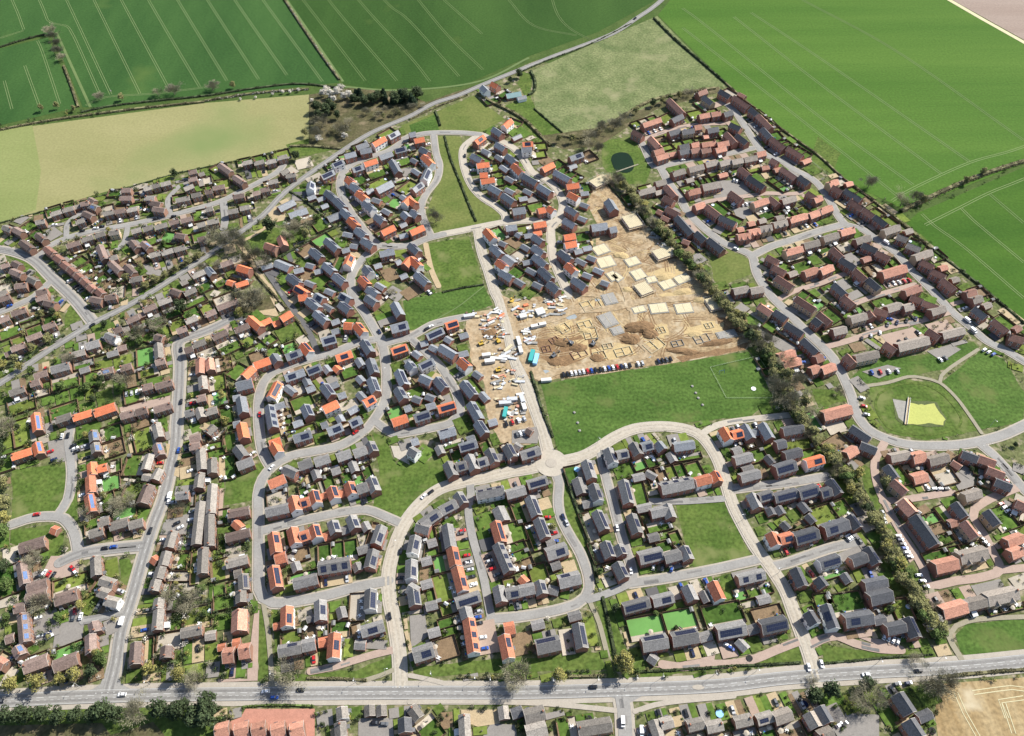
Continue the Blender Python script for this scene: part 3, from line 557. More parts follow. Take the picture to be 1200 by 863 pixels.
# ------------------------------------------------------------------ houses
HOUSES = """@480,0
425,500,455,530,gw;480,480,520,500,r;565,555,650,540,ml;630,570,675,555,gwl;550,735,592,697,rw;490,745,540,780,g;385,830,430,790,rs;505,835,560,863,g;660,838,720,828,rs;600,808,650,788,gl;25,815,85,805,r;0,780,30,775,g
@240,0
1070,795,1130,765,gs;980,840,1050,800,rw;890,863,955,840,g
@720,0
485,540,540,525,b;525,560,578,600,gy;620,525,680,560,g;700,560,790,620,b;725,543,770,563,bl;800,630,840,665,g;845,668,920,745,b;870,747,918,800,g;922,803,1000,860,b;320,575,405,660,b;340,697,400,668,g;165,725,270,690,o;110,760,170,790,b;215,800,270,860,o;320,772,385,755,g;395,767,462,753,gy;467,737,510,732,o;495,673,555,662,o;565,660,620,653,o;640,662,690,648,g;545,757,605,745,g;520,795,550,792,ol;680,720,740,747,g;720,785,780,830,g;655,772,710,830,b;510,838,592,826,o;600,837,670,828,o;450,842,492,832,o;380,853,435,843,g
@0,173
15,460,70,475,k;75,470,130,495,b;120,545,185,590,b;205,430,260,425,k;215,500,255,540,b;290,387,355,365,k;362,362,430,345,k;430,345,465,335,kl;470,322,520,318,b;520,295,548,318,bl;520,335,570,348,ks;485,375,540,400,b;440,432,490,415,k;705,245,765,240,b;700,288,770,290,b;600,382,662,368,k;668,372,730,358,b;737,362,800,348,k;880,312,935,330,b;845,290,905,288,k;890,352,965,360,b;840,237,878,225,k;885,222,930,210,k;937,212,995,195,k;1075,240,1125,215,k;1100,182,1150,175,b;1100,142,1150,130,b;1160,155,1190,145,kl;1025,302,1108,288,k;1117,277,1172,263,k;385,572,465,548,b;470,537,540,515,k;548,513,610,493,k;635,492,695,488,ky;578,570,610,650,b;640,642,680,633,k;650,660,710,715,b;720,690,770,740,b;755,767,830,758,k;765,487,823,470,k;832,475,892,455,k;900,462,975,443,k;985,437,1045,420,b;1052,427,1120,405,b;1150,452,1197,437,k;1020,505,1085,515,b;770,540,812,580,b;820,555,862,590,bs;870,627,935,608,k;942,612,1008,594,k;1015,595,1080,573,k;1155,532,1197,523,b;265,580,312,620,n;318,628,360,660,n;360,668,398,700,n;402,703,440,732,n;443,737,478,765,n;482,768,515,800,n;518,803,552,832,n;556,835,595,863,n;60,712,130,740,b;5,690,55,672,b;65,670,110,690,b;85,802,155,798,b;160,760,215,782,k;205,850,275,838,b;1125,747,1197,715,k;1055,790,1090,775,kl;1070,850,1140,820,k;1000,830,1055,850,b;0,850,25,840,k
@240,173
85,95,150,140,b;215,87,275,75,k;285,88,345,74,k;355,82,415,68,k;422,57,480,43,k;45,232,115,220,b;0,257,42,246,b;170,165,230,205,b;445,150,485,125,k;472,162,528,150,k;365,198,425,188,k;320,247,375,233,b;278,267,318,254,b;160,282,230,274,b;0,357,45,349,k;10,432,80,420,k;130,372,193,360,k;203,352,260,339,k;430,352,518,308,gld;490,392,595,357,gld;355,560,425,582,o;430,518,462,570,o;0,705,45,740,gs;90,682,160,660,b;190,690,262,712,r;130,780,168,792,rl;180,802,250,780,rl;345,692,408,678,gld;405,665,490,700,gld;680,167,750,132,gs;748,98,805,72,gsw;619,198,612,240,gsw;600,293,645,280,gl;815,42,880,28,g;900,7,965,-3,g;860,122,922,105,gs;930,92,1003,66,rw;835,175,868,207,rsw;850,208,900,242,gs;890,255,945,297,rsw;930,312,985,358,gsw;700,255,757,292,gs;668,298,710,282,gl;760,293,815,347,gs;800,360,850,407,gs;840,410,892,455,rs;885,470,938,512,gs;920,530,985,572,gs;680,345,715,330,gl;720,407,790,385,gl;812,497,865,513,gl;850,568,895,575,gl;1020,52,1090,25,g;1110,12,1175,-5,gs;1092,70,1132,140,g;1000,240,1090,195,gd;945,262,985,242,gl;980,298,1028,312,gl;1150,280,1180,302,gl;1165,322,1197,283,rw;1040,360,1085,382,gl;998,390,1046,430,gs;1030,492,1105,457,r;1170,370,1197,400,g;1140,455,1175,440,gl;1135,515,1185,505,gl;710,530,778,590,gs;795,603,835,592,gl;850,625,828,682,rsw;620,590,680,640,gs;590,682,640,690,gl;695,675,752,722,gs;755,737,815,785,gs;645,722,690,712,gl;490,740,555,790,gs;520,722,575,705,gl;580,785,635,805,gl;530,810,595,850,rs;705,830,755,850,gl;1020,612,1105,598,g;990,692,1030,680,gl;935,690,968,730,gsw;910,752,950,800,rs;940,825,1000,863,gs;1000,795,1050,820,gl;1165,680,1197,640,r;1140,755,1180,740,gl;1115,672,1145,660,gl
@480,173
65,0,112,27,gs;78,40,132,92,rsw;18,125,60,152,gl;10,65,45,82,gl;108,122,80,182,gsw;18,245,70,203,gs;0,297,35,325,rs;0,370,40,397,gs;0,490,80,457,r;368,35,420,72,gs;425,10,470,30,glw;390,97,465,88,rw;410,150,455,150,r;415,192,495,175,rw;468,220,535,257,g;545,267,612,312,g;560,240,612,262,gl;600,360,675,352,gd;520,0,575,10,g;505,45,547,70,gl;570,38,622,82,gs;535,105,580,132,gl;605,95,655,145,rsw;563,170,610,195,gl;665,155,745,200,g;668,245,717,265,gl;755,215,828,260,g;640,300,685,288,gl;805,345,840,368,rsw;755,362,797,350,r;655,2,712,2,gw;775,122,840,90,r;850,135,938,182,g;935,57,1010,30,gs;930,112,975,100,gl;915,217,990,212,r;930,262,990,292,rw;1000,268,1045,258,gl;920,340,977,382,gs;1000,325,1047,340,gl;903,415,970,452,gs;988,405,1035,420,gl;1163,300,1200,360,gd;1065,457,1155,443,gd;1170,475,1197,465,g;560,462,625,455,g;445,475,492,530,rw;525,550,565,565,gl;625,500,650,515,gl;485,570,537,622,gs;553,630,612,672,gld;520,660,567,700,rsw;535,715,600,762,gs;608,765,660,792,gl;725,452,800,440,r;720,490,765,478,rl;725,508,777,547,gs;655,570,702,592,gl;720,573,780,617,gs;670,515,718,505,gl;668,670,715,660,gl;730,625,800,682,gs;763,700,830,762,gs;685,708,742,732,gl;722,790,775,812,gl;813,785,872,832,gs;900,515,970,508,r;910,567,975,553,rw;880,600,945,652,gs;975,650,1030,677,gl;960,603,1005,592,gl;1015,590,1060,578,gl;920,675,970,722,rsw;1040,633,1090,652,gl;1078,705,1132,727,gl;1015,735,1065,752,gl;958,760,1030,812,gs;1120,780,1165,795,gl;0,560,55,605,gs;5,640,62,690,rsw;38,730,105,790,gs
@720,173
245,57,310,32,o;230,20,280,2,o;320,38,360,28,ol;380,18,438,8,g;448,12,498,3,b;508,13,560,0,b;590,8,650,-8,o;340,147,410,125,k;435,122,520,100,ky;533,92,605,75,k;615,87,678,70,ky;686,77,750,63,ky;760,64,830,48,k;830,32,885,22,o;610,162,660,150,ol;515,222,620,200,kd;430,257,500,240,o;420,192,460,180,kl;140,257,235,232,k;240,203,300,190,k;250,260,295,248,kl;300,220,355,282,b;290,285,350,312,b;310,345,375,387,b;370,400,460,500,g;485,495,543,540,g;550,525,635,592,g;400,540,440,555,bl;280,400,322,420,bl;255,368,290,385,bl;735,115,795,157,b;785,163,882,227,g;860,115,905,110,ol;940,130,978,120,ol;928,75,970,95,b;975,110,1060,170,b;1085,163,1142,205,g;1025,0,1112,52,b;1080,72,1130,57,ol;680,255,750,305,b;815,327,900,297,oy;905,290,960,325,b;980,307,1060,285,k;1130,258,1190,292,b;480,348,540,332,o;545,337,620,395,b;610,390,702,432,g;720,478,755,470,ol;720,512,795,505,ox;785,488,850,475,ox;852,468,920,455,kyx;930,443,1010,428,kx;1025,417,1128,387,o;1140,392,1197,370,o;782,443,820,435,ol;845,428,885,418,kl;945,410,990,400,kl;1000,607,1100,580,oy;1108,567,1197,545,k;895,630,960,665,b;925,690,1005,722,b;1020,740,1065,725,kl;950,750,1048,812,by;1120,727,1197,700,o;695,828,785,818,k;798,832,870,812,k
@960,173
55,208,110,190,oy;155,212,195,203,ol;90,230,148,258,b;150,240,245,300,g;195,312,270,362,b;260,353,325,395,b;322,390,392,442,g;380,487,470,455,ky;5,367,75,340,o;-30,300,15,280,o;25,527,112,500,ky;125,492,205,470,o;-25,565,25,550,k;220,547,305,520,k;260,553,342,595,g;330,605,412,637,bs;255,655,300,640,bl;85,590,145,642,b;125,640,210,692,g;0,722,70,692,o;370,732,510,690,od;218,715,285,772,b;285,760,357,815,gy;100,800,170,863,g;510,847,600,815,b;460,510,520,532,k;520,560,597,592,k;560,637,660,602,ky;600,658,680,692,b;655,705,732,747,b;725,765,800,827,b;705,703,750,692,ol;500,490,545,480,kl;775,772,815,762,kl;860,850,920,835,b
@0,346
-10,20,55,0,b;205,12,275,-8,b;255,35,322,52,b;60,107,150,77,b;-10,148,50,120,b;245,187,320,157,b;150,252,240,220,b;60,312,145,282,b;30,345,60,330,bl;530,8,600,22,b;610,12,680,-3,b;725,158,800,118,b;690,195,735,175,b;825,87,905,55,b;815,112,850,100,bl;920,42,1000,15,k;615,225,682,252,gw;700,205,740,190,kl;498,292,578,268,gd;405,347,495,323,k;290,427,405,403,gd;195,472,275,450,b;180,508,220,495,b;50,572,140,535,k;465,442,520,420,gl;625,343,690,328,gl;685,308,735,298,bl;590,442,660,428,bs;700,427,765,402,b;905,235,952,247,b;920,280,927,365,k;905,388,962,375,b;1030,207,1088,186,b;1080,152,1150,122,k;1120,292,1197,262,k;1080,320,1120,305,b;825,538,890,520,b;905,530,1005,500,b;1180,365,1180,450,o;1180,470,1185,550,k;1150,600,1197,590,b;315,727,415,697,k;420,712,538,680,r;545,682,670,640,rd;700,702,780,682,b;785,682,858,662,b;895,667,1000,635,b;200,690,215,790,rs;905,745,930,830,k;535,790,550,850,gs;1150,660,1182,712,k;1080,688,1135,675,g;1105,842,1170,825,b
@240,346
70,72,190,25,b;0,112,60,85,b;40,247,130,205,b;170,203,255,170,b;255,125,325,185,r;330,162,385,140,rl;440,132,500,95,r;395,165,435,150,rl;5,370,12,440,o;600,15,668,70,gs;545,5,600,-3,r;645,92,712,150,gs;690,58,742,82,gl;735,160,780,145,gl;640,-5,690,20,gs;802,32,855,78,gs;780,0,845,30,gs;815,167,865,170,r;880,165,930,215,rsw;680,258,760,240,gsd;740,213,785,200,gl;955,-5,1012,32,g;1105,40,1145,112,g;1085,182,1185,162,gsd;925,260,970,330,gs;890,370,922,412,gl;963,370,992,450,gs;970,480,1000,560,gs;895,475,925,505,gl;895,570,932,602,gl;930,627,988,590,rsw;1088,322,1180,292,rs;1175,402,1210,390,gl;1130,435,1167,520,gs;1123,540,1165,602,gs;1093,737,1180,707,r;1165,665,1205,650,gl;760,362,855,335,rs;748,418,782,442,rl;605,437,685,405,gs;685,415,720,450,gl;465,487,580,447,gs;590,470,610,515,gl;590,547,640,530,gl;430,505,385,592,rsw;468,520,522,562,gl;578,640,612,702,gs;690,520,742,580,gs;735,528,778,512,gl;778,588,822,575,gl;690,662,775,622,rw;840,682,890,650,gl;845,747,910,715,gs;783,702,800,740,gl;715,792,800,757,gs;680,760,715,748,gl;373,640,397,770,gs;410,650,465,632,gl;515,755,570,735,gld;515,827,620,803,gs;375,863,440,840,rs;288,407,378,372,r;383,350,417,388,g;230,477,287,422,r;178,507,272,490,gd;205,592,222,682,g;165,598,205,590,gl;475,352,562,320,gs;560,285,612,332,rsw;208,745,226,832,r;165,752,205,745,gl;0,682,70,660,k;10,802,52,760,k
@480,346
208,172,280,150,rs;95,237,190,195,gs;290,238,340,225,gl;210,245,245,268,gl;68,278,112,268,gl;118,298,167,315,gl;178,293,268,347,g;285,345,340,332,gl;290,370,347,417,rsw;22,328,62,358,gl;60,412,135,375,gsw;68,470,128,502,g;153,478,205,540,gs;95,587,147,602,gl;18,598,67,612,gl;95,650,150,637,gl;163,657,265,632,rs;25,712,115,682,gs;313,500,378,582,gs;375,450,420,475,gl;413,570,458,612,gl;355,623,412,722,gs;393,738,447,802,gs;460,745,510,732,gl;170,807,265,782,gt;340,855,385,842,gl;685,780,715,800,bl;-15,385,20,420,gsw;10,858,50,848,gl
@720,346
850,50,922,102,oy;940,88,1012,132,g;1008,160,1107,222,g;1108,253,1192,332,g;1065,8,1180,82,by;1175,130,1215,165,g;960,352,1055,325,o;985,397,1090,372,o;1150,432,1200,415,o;638,770,682,842,rw;690,808,750,796,rs;758,755,802,832,g;863,745,917,832,g;815,800,850,790,gl;988,787,1105,765,g
@960,346
130,-5,200,42,b;0,100,67,157,b;80,203,160,190,k;195,132,287,107,ky;290,90,318,125,b;322,77,402,102,b;395,72,478,50,k;482,67,540,58,k;540,-5,610,20,b;600,28,690,62,b;655,92,737,65,k;210,362,345,332,ky;163,345,217,392,b;460,292,640,247,kd;390,275,452,318,b;715,227,845,195,k;650,195,718,240,b;910,73,982,122,g;960,62,1005,48,kl;1020,143,1107,202,b;1118,233,1200,255,b;895,20,950,5,k;1140,198,1180,185,bl;15,432,95,405,o;-20,365,20,350,b;25,692,190,650,od;190,768,302,842,g
@0,519
60,77,185,42,r;200,0,232,62,rs;545,0,562,52,ks;900,8,928,72,bs;872,62,860,150,k;932,150,895,212,k;835,190,880,202,kl;868,240,822,350,bd;1105,12,1165,0,b;1180,30,1190,150,k;1177,170,1150,262,k;1025,308,1100,295,g;545,110,540,185,r;555,150,605,140,r;520,190,527,290,r;513,300,532,402,rs;515,523,600,500,k;575,467,645,450,k;630,487,742,457,k;750,480,832,455,k;105,612,255,565,bd;300,500,332,512,rl;118,700,140,832,bs;150,857,270,825,b;548,660,560,775,k;580,800,660,832,k;1015,510,972,610,k;972,632,945,715,k;940,722,915,790,k;910,797,890,863,k;1185,612,1177,760,k;1177,340,1150,590,k;890,672,915,690,rl
@240,519
183,25,232,82,g;185,122,275,87,g;15,90,18,180,k;42,240,30,410,k;12,420,10,602,k;130,417,260,390,b;170,452,212,490,rl;120,552,260,517,b;120,707,250,670,k;170,765,215,752,kl;220,770,226,863,ks;393,0,432,52,rw;375,232,470,187,rw;453,150,528,182,g;545,128,622,103,g;640,108,725,80,g;770,78,850,50,g;875,52,948,27,g;953,-3,978,50,gs;638,155,658,205,gl;740,168,790,152,gl;858,110,880,165,gl;355,397,490,367,g;518,305,542,392,rw;555,345,617,330,rs;637,270,662,352,rsw;685,310,712,295,rl;727,250,757,332,rsw;780,298,812,285,rl;836,225,858,302,rsw;880,267,948,245,g;953,205,987,282,gs;395,525,415,642,rs;405,665,468,650,r;395,717,416,842,rs;518,490,542,582,rw;555,542,617,520,rs;643,470,668,552,rsw;685,552,718,535,rl;733,450,762,532,gs;790,512,830,500,gl;843,425,872,502,gs;905,475,935,515,gl;1032,480,995,587,gs;987,620,955,722,gs;895,632,960,612,gld;660,722,850,690,gsd;515,817,655,782,g;520,700,545,745,gl;870,705,890,745,gl
@480,519
232,105,272,182,g;278,132,342,115,gs;337,70,382,152,g;393,112,452,95,gs;458,35,497,112,gs;500,85,545,72,gl;563,10,602,82,gs;610,12,645,30,gl;650,67,760,32,gs;165,20,190,60,gl;288,12,390,-8,gs;0,32,45,60,gw;390,297,550,265,gtw;565,292,675,265,g;690,238,800,205,gs;63,472,172,397,gs;176,390,272,345,gs;278,290,317,352,gs;40,473,112,502,g;32,540,12,642,gsw;105,590,155,572,gld;12,680,3,790,gsw;70,695,125,680,gld;68,832,130,812,gld;0,840,35,860,gs;218,475,240,602,g;245,610,270,712,rs;275,722,312,863,rsw;513,385,562,457,gld;500,455,537,577,rs;513,580,582,742,gs;703,310,747,422,gs;758,450,802,562,gs;795,575,845,562,gl;800,642,920,602,gsd;820,700,870,680,gl;870,822,1000,777,g;1033,100,1067,202,gs;985,205,1012,292,gld;1073,240,1107,332,gsw;1015,360,1065,345,gl;1095,395,1142,502,gs;1158,570,1190,660,gs;1163,30,1192,112,gsw;650,790,685,825,rl
@720,519
15,62,80,50,gs;108,-2,147,62,g;160,17,222,0,gs;252,-5,292,32,g;345,17,465,-2,g;328,55,362,102,gl;110,203,175,187,gl;188,170,242,200,gl;275,257,460,217,gtd;485,217,575,195,rw;568,170,600,225,rs;53,215,87,347,gs;135,385,215,367,gl;103,415,137,522,gs;215,407,320,377,g;308,355,337,432,gs;200,555,260,540,gl;150,662,285,630,gsd;300,667,390,637,g;393,605,427,682,gs;0,600,28,655,gs;12,700,67,782,gs;710,102,810,77,g;740,138,800,120,gl;740,197,850,167,g;888,75,932,117,gl;1000,67,1095,42,g;945,147,1060,112,gsd;1120,112,1225,82,rsw;950,2,1002,-8,g;818,290,852,372,g;850,312,925,290,gs;930,317,1065,282,gs;1090,287,1200,255,gsd;918,375,940,415,gl;945,375,975,415,gl;1085,345,1132,392,gld;1128,420,1172,462,gld;983,465,1022,502,gl;928,520,962,592,rw;968,557,1045,537,rs;1055,552,1190,512,gsd;725,792,880,755,gs;1063,730,1107,832,g;695,50,740,30,gl
@960,519
160,62,220,25,o;250,-3,340,32,g;430,77,540,55,k;548,77,625,62,od;635,102,745,75,k;840,53,932,87,g;780,108,832,142,bl;938,80,1037,112,b;990,150,1087,187,b;1035,213,1132,252,g;403,135,462,207,gy;430,215,512,277,by;550,202,635,185,ol;850,303,950,285,ky;800,348,862,427,g;770,478,820,465,bl;845,455,927,542,by;985,393,1057,472,gy;490,330,562,402,od;565,420,690,592,gd;680,717,815,685,od;825,662,985,625,kydx;1100,572,1200,550,o;1120,640,1185,615,o;1160,340,1215,370,b;63,213,122,292,gs;0,292,58,275,gs;35,502,172,457,gsd;180,420,237,492,gs;5,702,120,667,gsw;200,687,282,652,g;280,610,342,702,gs;143,765,182,812,gl;0,790,35,830,g;280,847,410,822,g
@0,690
135,42,270,0,bd;310,62,450,20,bd;585,5,645,22,k;605,60,685,78,kw;95,105,150,98,b;125,145,140,312,bs;90,335,118,387,bs;125,457,275,405,bd;300,452,450,395,bd;532,200,560,255,b;520,262,527,372,b;790,310,780,442,b;970,332,960,402,b;925,55,920,112,k;925,118,910,242,k;1050,262,1180,227,k;30,295,75,280,bl;-20,420,15,440,o
@240,690
0,272,62,265,kl;208,0,206,72,k;197,118,190,242,od;100,378,165,375,od;195,357,257,350,od;80,345,115,335,rl;165,322,205,312,rl;480,100,465,217,rsw;420,218,445,210,rl;670,65,668,182,gs;615,178,645,165,gl;788,110,808,167,gl;970,0,960,117,gsw;425,362,560,330,gt;567,328,640,310,g;665,313,720,302,rl;755,255,745,402,rsw;910,247,1045,207,gs;880,310,937,322,gl;55,832,135,810,od;170,832,250,810,od;270,830,350,808,od;385,832,465,810,od;495,832,575,808,od;795,690,807,760,kw;785,780,797,863,k;965,680,960,742,kl;1032,680,1030,742,kl;1165,750,1180,830,g
@480,690
15,0,35,92,gs;95,102,160,87,gl;110,262,175,242,gl;20,382,135,342,gsd;270,77,410,32,gs;320,108,340,165,g;344,170,375,370,rsw;545,-25,556,70,g;562,20,645,10,gs;650,-5,740,-15,g;740,-48,762,30,gs;870,-50,995,-80,gtd;780,5,840,20,gl;550,262,580,402,rsw;560,235,610,225,r;715,218,785,195,gl;740,333,880,302,gtd;930,165,1000,145,gl;985,200,1012,342,gs;0,690,52,762,ky;310,730,332,863,k;550,685,550,762,kl;615,728,675,702,gl;665,752,785,717,kd;680,837,800,802,kd;985,817,1180,785,kd
@720,690
55,107,205,67,gs;225,67,345,37,gs;425,-20,467,62,g;520,15,557,72,gl;572,-45,625,60,rw;165,322,315,295,gtd;200,372,242,402,gl;340,287,490,260,gtd;500,285,565,265,gl;605,248,770,217,gsd;722,290,772,342,gl;780,245,840,222,gl;860,217,1010,182,gsd;840,65,910,50,gl;1135,135,1185,200,gw;230,765,265,863,k;270,790,340,770,k;430,800,525,777,k;540,807,635,790,k;705,777,805,757,k;835,762,930,740,ks;937,755,1035,720,k;1148,720,1200,800,k
@960,690
290,32,420,0,gd;43,90,95,227,gtw;155,177,318,152,gsd;325,185,390,172,gl;410,232,515,205,g;520,165,562,282,gs;725,127,865,87,od;870,87,985,60,k;985,52,1165,10,kydx;465,610,547,722,gd;580,750,660,730,gld;530,765,602,863,gd;0,690,52,782,g;10,863,80,830,k"""
ROOF = {'r': ('pantile', 'orange-roofed'), 'b': ('browntile', 'brown-roofed'), 'k': ('greybrown', 'dull-roofed'), 'o': ('terracotta', 'terracotta-roofed'), 'm': ('teal', 'teal-roofed'), 'n': ('redbrown', 'red-brown-roofed')}
H = []
for blk in HOUSES.strip().split('@')[1:]:
    head, body = blk.split('\n', 1); ox, oy = map(int, head.split(','))
    for it in body.strip().split(';'):
        a = it.strip().split(','); x1, y1, x2, y2 = [float(v) / 4.988 for v in a[:4]]; code = a[4]
        py = oy + (y1 + y2) / 2; px = ox + (x1 + x2) / 2
        low = 'l' in code[1:]; D = 7.8 if 'd' in code else 6.3
        if low: D = 5.2
        far_old = (px < 245 or code[0] in 'bkn') and not (px > 900 or (px > 735 and py < 345))
        if far_old and not low: D = 5.7 if 'd' not in code else 7.2
        for _ in range(2):
            zr_ = (2.5 if low else (5.0 if far_old else 5.3)) + D / 2 * (.62 if low or far_old else .82)
            A = G(ox + x1, oy + y1, zr_).xy; B = G(ox + x2, oy + y2, zr_).xy
            L = (B - A).length
            if low: D = 3.4 if L < 3.2 else (7.6 if L > 9.5 else 5.2)
        L = max(L * (.93 if far_old and L < 13 else .98), 4.2 if low else 5.6)
        H.append(dict(fo=far_old, c=(A + B) / 2, ax=(B - A).normalized(), L=L, D=D, code=code, low=low, px=px, py=py))
def snap():
    for h in H:                                          # align with the neighbouring buildings' common headings
        if h['L'] > 12: continue
        best = None
        for k in H:
            if k is h or (k['c'] - h['c']).length > 26: continue
            dot = h['ax'].dot(k['ax']); crs = h['ax'].x * k['ax'].y - h['ax'].y * k['ax'].x
            ang = math.atan2(crs, dot); ang = (ang + math.pi / 4) % (math.pi / 2) - math.pi / 4
            if abs(ang) < R(16): best = (best or []) + [(ang, k['L'])]
        if best:
            m = sum(a * l for a, l in best) / sum(l for a, l in best) * .6
            h['ax2'] = Vector((h['ax'].x * math.cos(m) - h['ax'].y * math.sin(m), h['ax'].x * math.sin(m) + h['ax'].y * math.cos(m)))
    for h in H: h['ax'] = h.pop('ax2', h['ax'])
snap()
def sat(a, b, m=0.0):
    """penetration depth and axis (from b to a) of two footprints"""
    best = None; d = a['c'] - b['c']
    for u in (a['ax'], Vector((-a['ax'].y, a['ax'].x)), b['ax'], Vector((-b['ax'].y, b['ax'].x))):
        ra = abs(a['ax'].dot(u)) * a['L'] / 2 + abs(a['ax'].x * u.y - a['ax'].y * u.x) * a['D'] / 2
        rb = abs(b['ax'].dot(u)) * b['L'] / 2 + abs(b['ax'].x * u.y - b['ax'].y * u.x) * b['D'] / 2
        pen = ra + rb + m - abs(d.dot(u))
        if pen <= 0: return None
        if best is None or pen < best[0]: best = (pen, u if d.dot(u) > 0 else -u)
    return best
H.sort(key=lambda h: -h['L'] * h['D'])
for i, h in enumerate(H):                                # an overlapping smaller block is a wing of the bigger one
    h['wing'] = None
    for k in H[:i]:
        if k['wing'] is not None or (k['c'] - h['c']).length > 14: continue
        s = sat(h, k)
        if s and s[0] > 2.4 and not h['low']:
            if abs(h['ax'].dot(k['ax'])) > .7:              # nearly parallel: only a duplicate
                if s[0] > 4.0: h['wing'] = -1
                break
            h['wing'] = k; break
H = [h for h in H if h['wing'] != -1]
for it in range(14):
    for i, h in enumerate(H):
        for k in H[i + 1:]:
            if (k['c'] - h['c']).length_squared > 500 or k['wing'] is h or h['wing'] is k: continue
            s = sat(h, k, .25)
            if s:
                wa = h['L'] * h['D']; wb = k['L'] * k['D']; st = min(s[0], 1.2)
                h['c'] = h['c'] + s[1] * st * wb / (wa + wb); k['c'] = k['c'] - s[1] * st * wa / (wa + wb)
                if it > 4: k['L'] = max(4.0, k['L'] - .25 * s[0]); h['L'] = max(4.0, h['L'] - .15 * s[0])
def corners(h, m=0.0):
    a = h['ax']; q = Vector((-a.y, a.x))
    return [h['c'] + a * (s * (h['L'] / 2 + m)) + q * (t * (h['D'] / 2 + m)) for s, t in ((-1, -1), (1, -1), (1, 1), (-1, 1))]
for h in H: fillpoly(corners(h, .3), 1)
near_rank = sorted([h for h in H if h['wing'] is None], key=lambda h: h['c'].y * 1.0 + abs(h['c'].x) * .25)
for n, h in enumerate(near_rank): h['near'] = n < 260
MC = {}
def wall_mesh(L, D, eave, rise, wm, wins, hip=False):
    key = ('w', L, D, eave, rise, wm, wins)
    if key in MC: return MC[key]
    mb = MB(); x, y = L / 2, D / 2; t = eave + rise - .08
    mb.quads([(-x, -y, -.4), (x, -y, -.4), (x, y, -.4), (-x, y, -.4), (-x, -y, eave), (x, -y, eave), (x, y, eave), (-x, y, eave), (-x, 0, t), (x, 0, t)],
             [(0, 1, 5, 4), (2, 3, 7, 6), (1, 2, 6, 9, 5), (3, 0, 4, 8, 7)], wm)
    if wins:                                             # far houses: windows stay in the wall mesh
        n = max(2, int(L / 3.2)); fl = (1.0, 3.3) if eave > 3.5 else (.9,)
        for s in (-1, 1):
            for z in fl:
                for k in range(n):
                    cx = -x + L * (k + .5) / n
                    mb.box(cx - .7, min(s * y, s * (y + .04)), z - .1, cx + .7, max(s * y, s * (y + .04)), z + 1.25, 'frame'); mb.box(cx - .56, min(s * (y + .041), s * (y + .07)), z + .02, cx + .56, max(s * (y + .041), s * (y + .07)), z + 1.12, 'glass')
    MC[key] = mb.mesh('wall'); return MC[key]
def roof_mesh(L, D, eave, rise, rm, verge):
    key = ('r', L, D, eave, rise, rm, verge)
    if key in MC: return MC[key]
    mb = MB(); o = .28; x = L / 2 + o * .6; sl_ = rise / (D / 2); y = D / 2 + o; ze = eave - o * sl_; zt_ = eave + rise; th = .16
    for s in (-1, 1):
        vs = [(-x, s * y, ze), (x, s * y, ze), (x, 0, zt_), (-x, 0, zt_)]
        vs += [(a, b, c_ + th) for a, b, c_ in vs]
        fs = [(4, 5, 6, 7), (3, 2, 1, 0), (0, 1, 5, 4), (1, 2, 6, 5), (3, 0, 4, 7)]
        if s > 0: fs = [f[::-1] for f in fs]
        mb.quads(vs, fs, rm)
        for sx in (-1, 1):                               # bargeboard along the gable edge
            xa, xb = (x - .0, x + .1) if sx > 0 else (-x - .1, -x + .0)
            v2 = [(xa, s * y, ze - .06), (xb, s * y, ze - .06), (xb, 0, zt_ - .06), (xa, 0, zt_ - .06)]
            v2 += [(a, b, c_ + th + .1) for a, b, c_ in v2]
            mb.quads(v2, fs + [(1, 2, 6, 5)[::-1]], verge)
    zz = zt_ + th
    mb.quads([(-x, -.16, zz - .1), (x, -.16, zz - .1), (x, 0, zz + .07), (-x, 0, zz + .07), (x, .16, zz - .1), (-x, .16, zz - .1)], [(0, 1, 2, 3), (3, 2, 4, 5)], rm)
    MC[key] = mb.mesh('roof'); return MC[key]
wmesh = MB(); wmesh.box(-.62, -.03, 0, .62, .04, 1.2, 'frame'); wmesh.box(-.54, -.05, .07, -.03, -.03, 1.13, 'glass'); wmesh.box(.03, -.05, .07, .54, -.03, 1.13, 'glass'); WIN = wmesh.mesh('window')
dm = MB(); dm.box(-.48, -.05, 0, .48, .03, 2.1, 'doorpaint'); dm.box(-.55, -.03, 0, -.48, .03, 2.17, 'frame'); dm.box(.48, -.03, 0, .55, .03, 2.17, 'frame'); DOOR = dm.mesh('door')
gdm = MB(); gdm.box(-1.2, -.05, 0, 1.2, .03, 2.1, 'frame'); GDOOR = gdm.mesh('garage_door')
cm = MB(); cm.box(-.35, -.5, -.9, .35, .5, .95, 'brickold'); cm.tube((0, -.22, .95), (0, -.22, 1.35), .13, .11, 6, 'pantile'); cm.tube((0, .22, .95), (0, .22, 1.35), .13, .11, 6, 'pantile'); CHIM = cm.mesh('chimney')
cb_ = MB(); cb_.box(-1.5, 0, 0, 1.5, 2.6, .6, 'render'); cb_.box(-1.45, .02, .6, 1.45, 2.55, 2.0, 'glass')
for x in (-1.5, -.5, .45, 1.42): cb_.box(x, 2.5, .6, x + .08, 2.62, 2.05, 'frame')
cb_.quads([(-1.6, 0, 2.75), (1.6, 0, 2.75), (1.6, 2.75, 2.0), (-1.6, 2.75, 2.0), (-1.6, 0, 2.85), (1.6, 0, 2.85), (1.6, 2.75, 2.1), (-1.6, 2.75, 2.1)], [(4, 5, 6, 7)[::-1], (0, 1, 2, 3), (3, 2, 6, 7)[::-1], (1, 2, 6, 5), (0, 4, 7, 3)], 'lamp'); CONS = cb_.mesh('conservatory')
